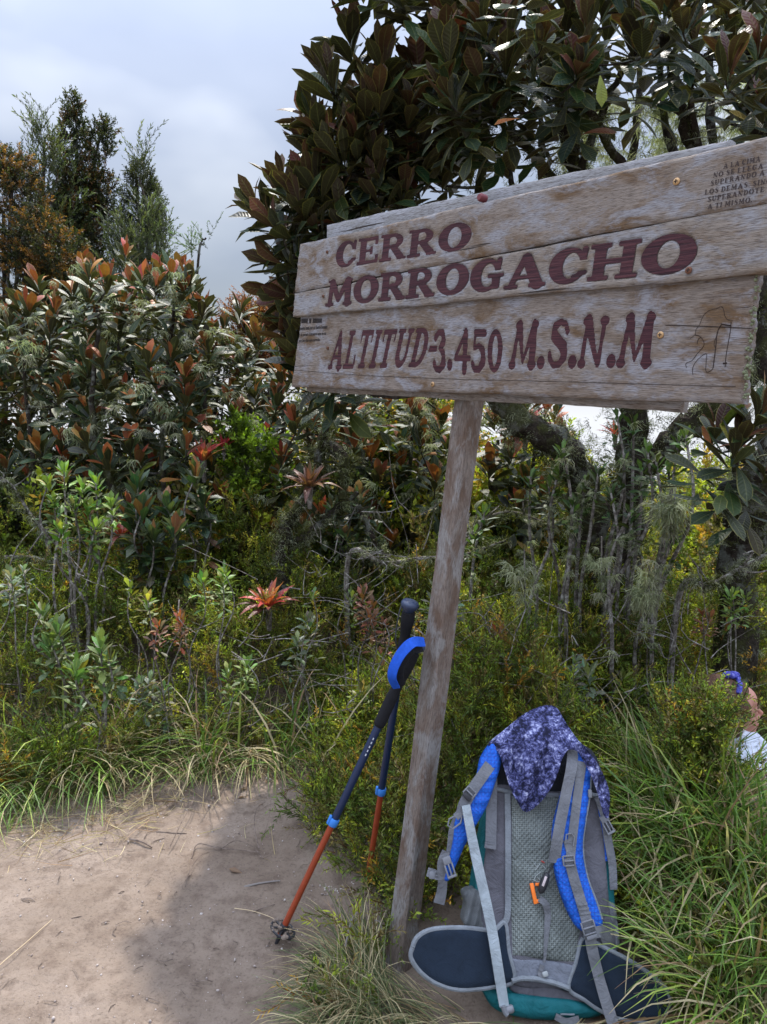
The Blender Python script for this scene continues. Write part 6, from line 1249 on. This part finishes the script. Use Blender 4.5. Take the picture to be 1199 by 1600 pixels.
hm = pipe('hem', bo, .0016, BDM, cl, lambda x, y: float(cf(np.array(x), np.array(y))) + .0005)
# ------------------------------------------------------------------ person reclining in the grass at the right
PH = at(1139, 1113, 2.62); pf = np.array((math.cos(math.radians(6)), 0, math.sin(math.radians(6)))); pu = np.array((-pf[2], 0, pf[0])); ps = np.array((0, -1.0, 0))
hp = lambda f, s, u: PH + pf * f + ps * s + pu * u
person = empty('person', tuple(PH + np.array((.36, 0, -.62)))); tag(person, 'person in a pale jacket and blue headband reclining in the grass, face in profile', 'person'); of = Off(person)
def ico(c, r, R=None, sub=3):
    bm = bmesh.new(); bmesh.ops.create_icosphere(bm, subdivisions=sub, radius=1); bm.verts.index_update(); R = np.eye(3) if R is None else R
    V = [np.array(c) + R @ (np.array(v.co) * np.array(r)) for v in bm.verts]; F = [tuple(v.index for v in f.verts) for f in bm.faces]; bm.free(); return V, F
HR = np.stack([pf, ps, pu], -1)
def capm(mb, a, b, r0, r1, n=8):
    a = np.array(a, float); b = np.array(b, float); k = max(2, int(np.linalg.norm(b - a) / (min(r0, r1) * .35)))
    for i in range(k + 1): t = i / k; V, F = ico(a + (b - a) * t, [r0 + (r1 - r0) * t] * 3, None, 2); mb.add(V, F)
def remesh(mb, name, vox, mat, parent, smooth=6):
    me = mesh(name, mb.V, mb.F); o = bpy.data.objects.new(name, me); COL.objects.link(o)
    m = o.modifiers.new('r', 'REMESH'); m.mode = 'VOXEL'; m.voxel_size = vox; s = o.modifiers.new('s', 'SMOOTH'); s.iterations = smooth; s.factor = .5
    dg = bpy.context.evaluated_depsgraph_get(); m2 = bpy.data.meshes.new_from_object(o.evaluated_get(dg)); bpy.data.objects.remove(o)
    m2.polygons.foreach_set('use_smooth', np.ones(len(m2.polygons), bool)); return link(name, m2, parent, mat)
neck = hp(-.02, 0, -.10); chest = neck + np.array((.10, 0, -.17)); belly = chest + np.array((.13, 0, -.20)); pel = PH + np.array((.36, 0, -.56))
knL = pel + np.array((.36, -.12, .26)); knR = pel + np.array((.40, .10, .20)); ftL = pel + np.array((.62, -.13, -.06)); ftR = pel + np.array((.72, .12, -.07))
shL = neck + np.array((.05, -.16, -.10)); shR = neck + np.array((.05, .16, -.10)); elL = shL + np.array((.14, -.05, -.24)); elR = shR + np.array((.16, .05, -.22)); haL = elL + np.array((.22, .04, .02)); haR = elR + np.array((.22, -.04, .02))
B = MB()
for c, rr_ in (((-.012, 0, .022), (.098, .076, .098)), ((.028, 0, -.028), (.062, .058, .075)), ((.052, 0, -.068), (.036, .038, .028)), ((.068, 0, -.082), (.018, .020, .016)), ((.060, 0, .045), (.031, .050, .040)), ((.054, 0, .010), (.032, .048, .050)), ((.050, .034, -.022), (.026, .022, .026)), ((.050, -.034, -.022), (.026, .022, .026)),
               ((.078, .026, .020), (.010, .022, .006)), ((.078, -.026, .020), (.010, .022, .006)), ((.088, 0, -.046), (.011, .020, .0065)), ((.085, 0, -.058), (.011, .018, .0070)), ((.072, .028, .002), (.014, .013, .011)), ((.072, -.028, .002), (.014, .013, .011)), ((.092, .010, -.024), (.010, .008, .007)), ((.092, -.010, -.024), (.010, .008, .007))):
    V, F = ico(hp(*c), rr_, HR); B.add(V, F)
capm(B, hp(.082, 0, .018), hp(.110, 0, -.014), .0075, .0080); capm(B, hp(.108, 0, -.015), hp(.090, 0, -.026), .0085, .009)
for s in (-1, 1): V, F = ico(hp(-.012, s * .078, -.008), (.016, .008, .030), HR); B.add(V, F)
capm(B, hp(-.015, 0, -.04), neck, .058, .056); capm(B, neck, chest, .075, .125); capm(B, chest, belly, .125, .115); capm(B, belly, pel, .115, .13)
for a, b, c, s in ((shL, elL, haL, -1), (shR, elR, haR, 1)):
    capm(B, neck + np.array((.02, s * .06, -.05)), a, .06, .052); capm(B, a, b, .047, .036); capm(B, b, c, .036, .024)
    d = nrmz(c - b); sd = np.cross(d, (0, 0, 1)); sd = nrmz(sd); V, F = ico(c + d * .045, (.045, .038, .016), np.stack([d, sd, np.cross(d, sd)], -1)); B.add(V, F)
    for k, (o_, l_) in enumerate(((-.028, .060), (-.010, .072), (.010, .070), (.027, .056))):
        q = c + d * .082 + sd * o_; q2 = q + d * l_ * .55 + np.array((0, 0, -.006)); q3 = q2 + d * l_ * .4 + np.array((0, 0, -.020)); capm(B, q, q2, .0085, .0078); capm(B, q2, q3, .0078, .0068)
    q = c + d * .025 - sd * .032 * s; q2 = q + d * .03 - sd * .022 * s; capm(B, q, q2, .011, .0095); capm(B, q2, q2 + d * .03, .0095, .008)
for kn, ft, s in ((knL, ftL, -1), (knR, ftR, 1)):
    hip = pel + np.array((0, s * .09, 0)); capm(B, hip, kn, .080, .056); capm(B, kn, ft, .052, .036); capm(B, ft, ft + np.array((.12, 0, -.03)), .036, .030)
SKM = NT('skin', .5, .35); f = SKM.noise(SKM.map(), 16, 4); SKIN = SKM.done(SKM.mix(f, (.36, .155, .115), (.50, .25, .19)), Subsurface_Weight=.08)
remesh(B, 'body', .0042, SKIN, person, 2)
JK = NT('pale_jacket', .7, .25); f = JK.noise(JK.map(), 7, 4); JACK = JK.done(JK.mix(f, (.52, .57, .70), (.74, .77, .84)), JK.bump(JK.noise(JK.map((1, 1, 2.2)), 9, 4), .9, .05))
J = MB(); capm(J, neck + np.array((.01, 0, .012)), chest, .088, .155); capm(J, chest, belly, .155, .145); capm(J, belly, pel + np.array((-.02, 0, .06)), .145, .145)
for a, b, c, s in ((shL, elL, haL, -1), (shR, elR, haR, 1)): capm(J, neck + np.array((.03, s * .05, -.05)), a, .082, .076); capm(J, a, b, .074, .060); capm(J, b, b + (c - b) * .9, .058, .042)
V, F = ico(hp(.040, 0, -.122), (.050, .060, .022), HR); J.add(V, F)
remesh(J, 'jacket', .008, JACK, person, 4)
TRS = plain('dark_trousers', (.03, .035, .045), .85, .2, .3, 40, .4); T_ = MB(); capm(T_, pel, pel + np.array((.04, 0, 0)), .142, .135)
for kn, ft, s in ((knL, ftL, -1), (knR, ftR, 1)): hip = pel + np.array((0, s * .09, 0)); capm(T_, hip, kn, .096, .070); capm(T_, kn, kn + (ft - kn) * .93, .068, .054)
remesh(T_, 'trousers', .009, TRS, person, 4)
for ft in (ftL, ftR):
    S_ = MB(); capm(S_, ft + np.array((-.02, 0, -.01)), ft + np.array((.15, 0, -.05)), .050, .042); remesh(S_, 'shoe', .006, plain('brown_boot', (.08, .05, .035), .8, .2), person, 2)
HM = NT('brown_hair', .55, .4); HAIR = HM.done(HM.ramp(HM.noise(HM.map((9, 9, 1.5)), 22, 5, .7), [(.3, (.035, .016, .009)), (.7, (.16, .075, .040))]), HM.bump(HM.noise(HM.map((14, 14, 1.5)), 22, 4), .9, .006))
H_ = MB()
for c, rr_ in (((-.034, 0, .032), (.096, .092, .106)), ((-.050, 0, -.035), (.060, .078, .075)), ((-.070, 0, -.10), (.050, .065, .075)), ((.026, 0, .088), (.036, .062, .024)), ((.020, .060, .030), (.030, .022, .045)), ((.020, -.060, .030), (.030, .022, .045)), ((-.012, .068, -.010), (.030, .018, .055)), ((-.012, -.068, -.010), (.030, .018, .055))):
    V, F = ico(hp(*c), rr_, HR); H_.add(V, F)
capm(H_, hp(-.06, .05, -.12), hp(-.04, .06, -.24), .034, .014); hair = remesh(H_, 'hair', .006, HAIR, person, 3)
st_ = MB(); rr = random.Random(4)
for k in range(160):
    a = rr.uniform(-2.6, 2.6); f0 = (rr.uniform(-.11, .03), math.copysign(.082, a) * rr.uniform(.7, 1.05), rr.uniform(-.08, .10)); p = hp(*f0); P = [p, p + np.array((-.02, 0, -.05)) + np.array([rr.gauss(0, .006) for _ in range(3)]), p + np.array((-.01, 0, -.12)) + np.array([rr.gauss(0, .014) for _ in range(3)])]
    st_.tube(spline(P, 3), [.0011] * 7, 3, cap=False)
o = st_.build('hair_strands', HAIR, person); o['kind'] = 'stuff'
BND = NT('blue_headband', .7, .3); BANDM = BND.done(BND.ramp(BND.noise(BND.map(), 60, 4, .7), [(.4, (.03, .03, .20)), (.55, (.07, .08, .42)), (.7, (.30, .30, .62))]), BND.bump(BND.noise(BND.map(), 45, 3), .8, .01))
bn = MB(); P = [hp(.030 - .075 * (1 - math.sin(a)), .088 * math.cos(a), .030 + .096 * math.sin(a)) for a in np.linspace(.75, PI - .75, 14)]
bn.tube(P, .009, 8, up=tuple(pf)); bn.build('headband', BANDM, person)
KN = MB(); V, F = ico(hp(.016, 0, .134), (.024, .018, .012), HR); KN.add(V, F); V, F = ico(hp(-.006, .012, .142), (.018, .012, .012), HR); KN.add(V, F); KN.build('headband_knot', BANDM, person)
EYM = plain('dark_lash', (.02, .012, .010), .6, .3)
for s in (-1, 1):
    MB().tube([hp(.080, s * .018, .0015), hp(.0845, s * .026, .000), hp(.080, s * .036, .0005)], .0018, 5).build('eyelid_line', EYM, person)
    MB().tube([hp(.091, s * .012, .024), hp(.090, s * .028, .029), hp(.080, s * .042, .025)], .0026, 5).build('eyebrow', HAIR, person)
V, F = ico(hp(.0875, 0, -.0505), (.009, .019, .0065), HR); LP = MB(); LP.add(V, F); LP.build('lips', plain('lip_skin', (.42, .13, .11), .45, .4), person)
STB = plain('black_strap', (.02, .022, .028), .7, .2); MB().ribbon(spline([neck + np.array((-.02, -.15, -.02)), neck + np.array((.08, -.19, -.05)), chest + np.array((.10, -.165, .03)), chest + np.array((.17, -.13, -.06))], 5), (0.2, -1, .2), .04, .004).build('shoulder_strap', STB, person)
of.end()
# heath shoots standing between the camera and the person's hair
r = np.random.default_rng(77); n = 430; px = 1145 - np.abs(r.normal(size=n)) * 45; py = r.uniform(1072, 1230, n); zz = r.uniform(2.28, 2.47, n); k = (px < 1129 + (py - 1068) * .10 - 12 * (py > 1110)) ; P = np.array([at(a, b, c) for a, b, c in zip(px[k], py[k], zz[k])]) - [0, 0, .10]
scat('heath', HEATH, P, r.normal(size=(len(P), 3)) * [.5, .5, .3] + [.05, 0, 1], M_NEEDLE, None, (.7, 1.1), HG, [4, 3, 2, 4, 3, 1, .5, 2], r=r); tag(COL.objects[-1], 'upright heath shoots half hiding the hair of the reclining person')
SC.render.resolution_x = 767; SC.render.resolution_y = 1024
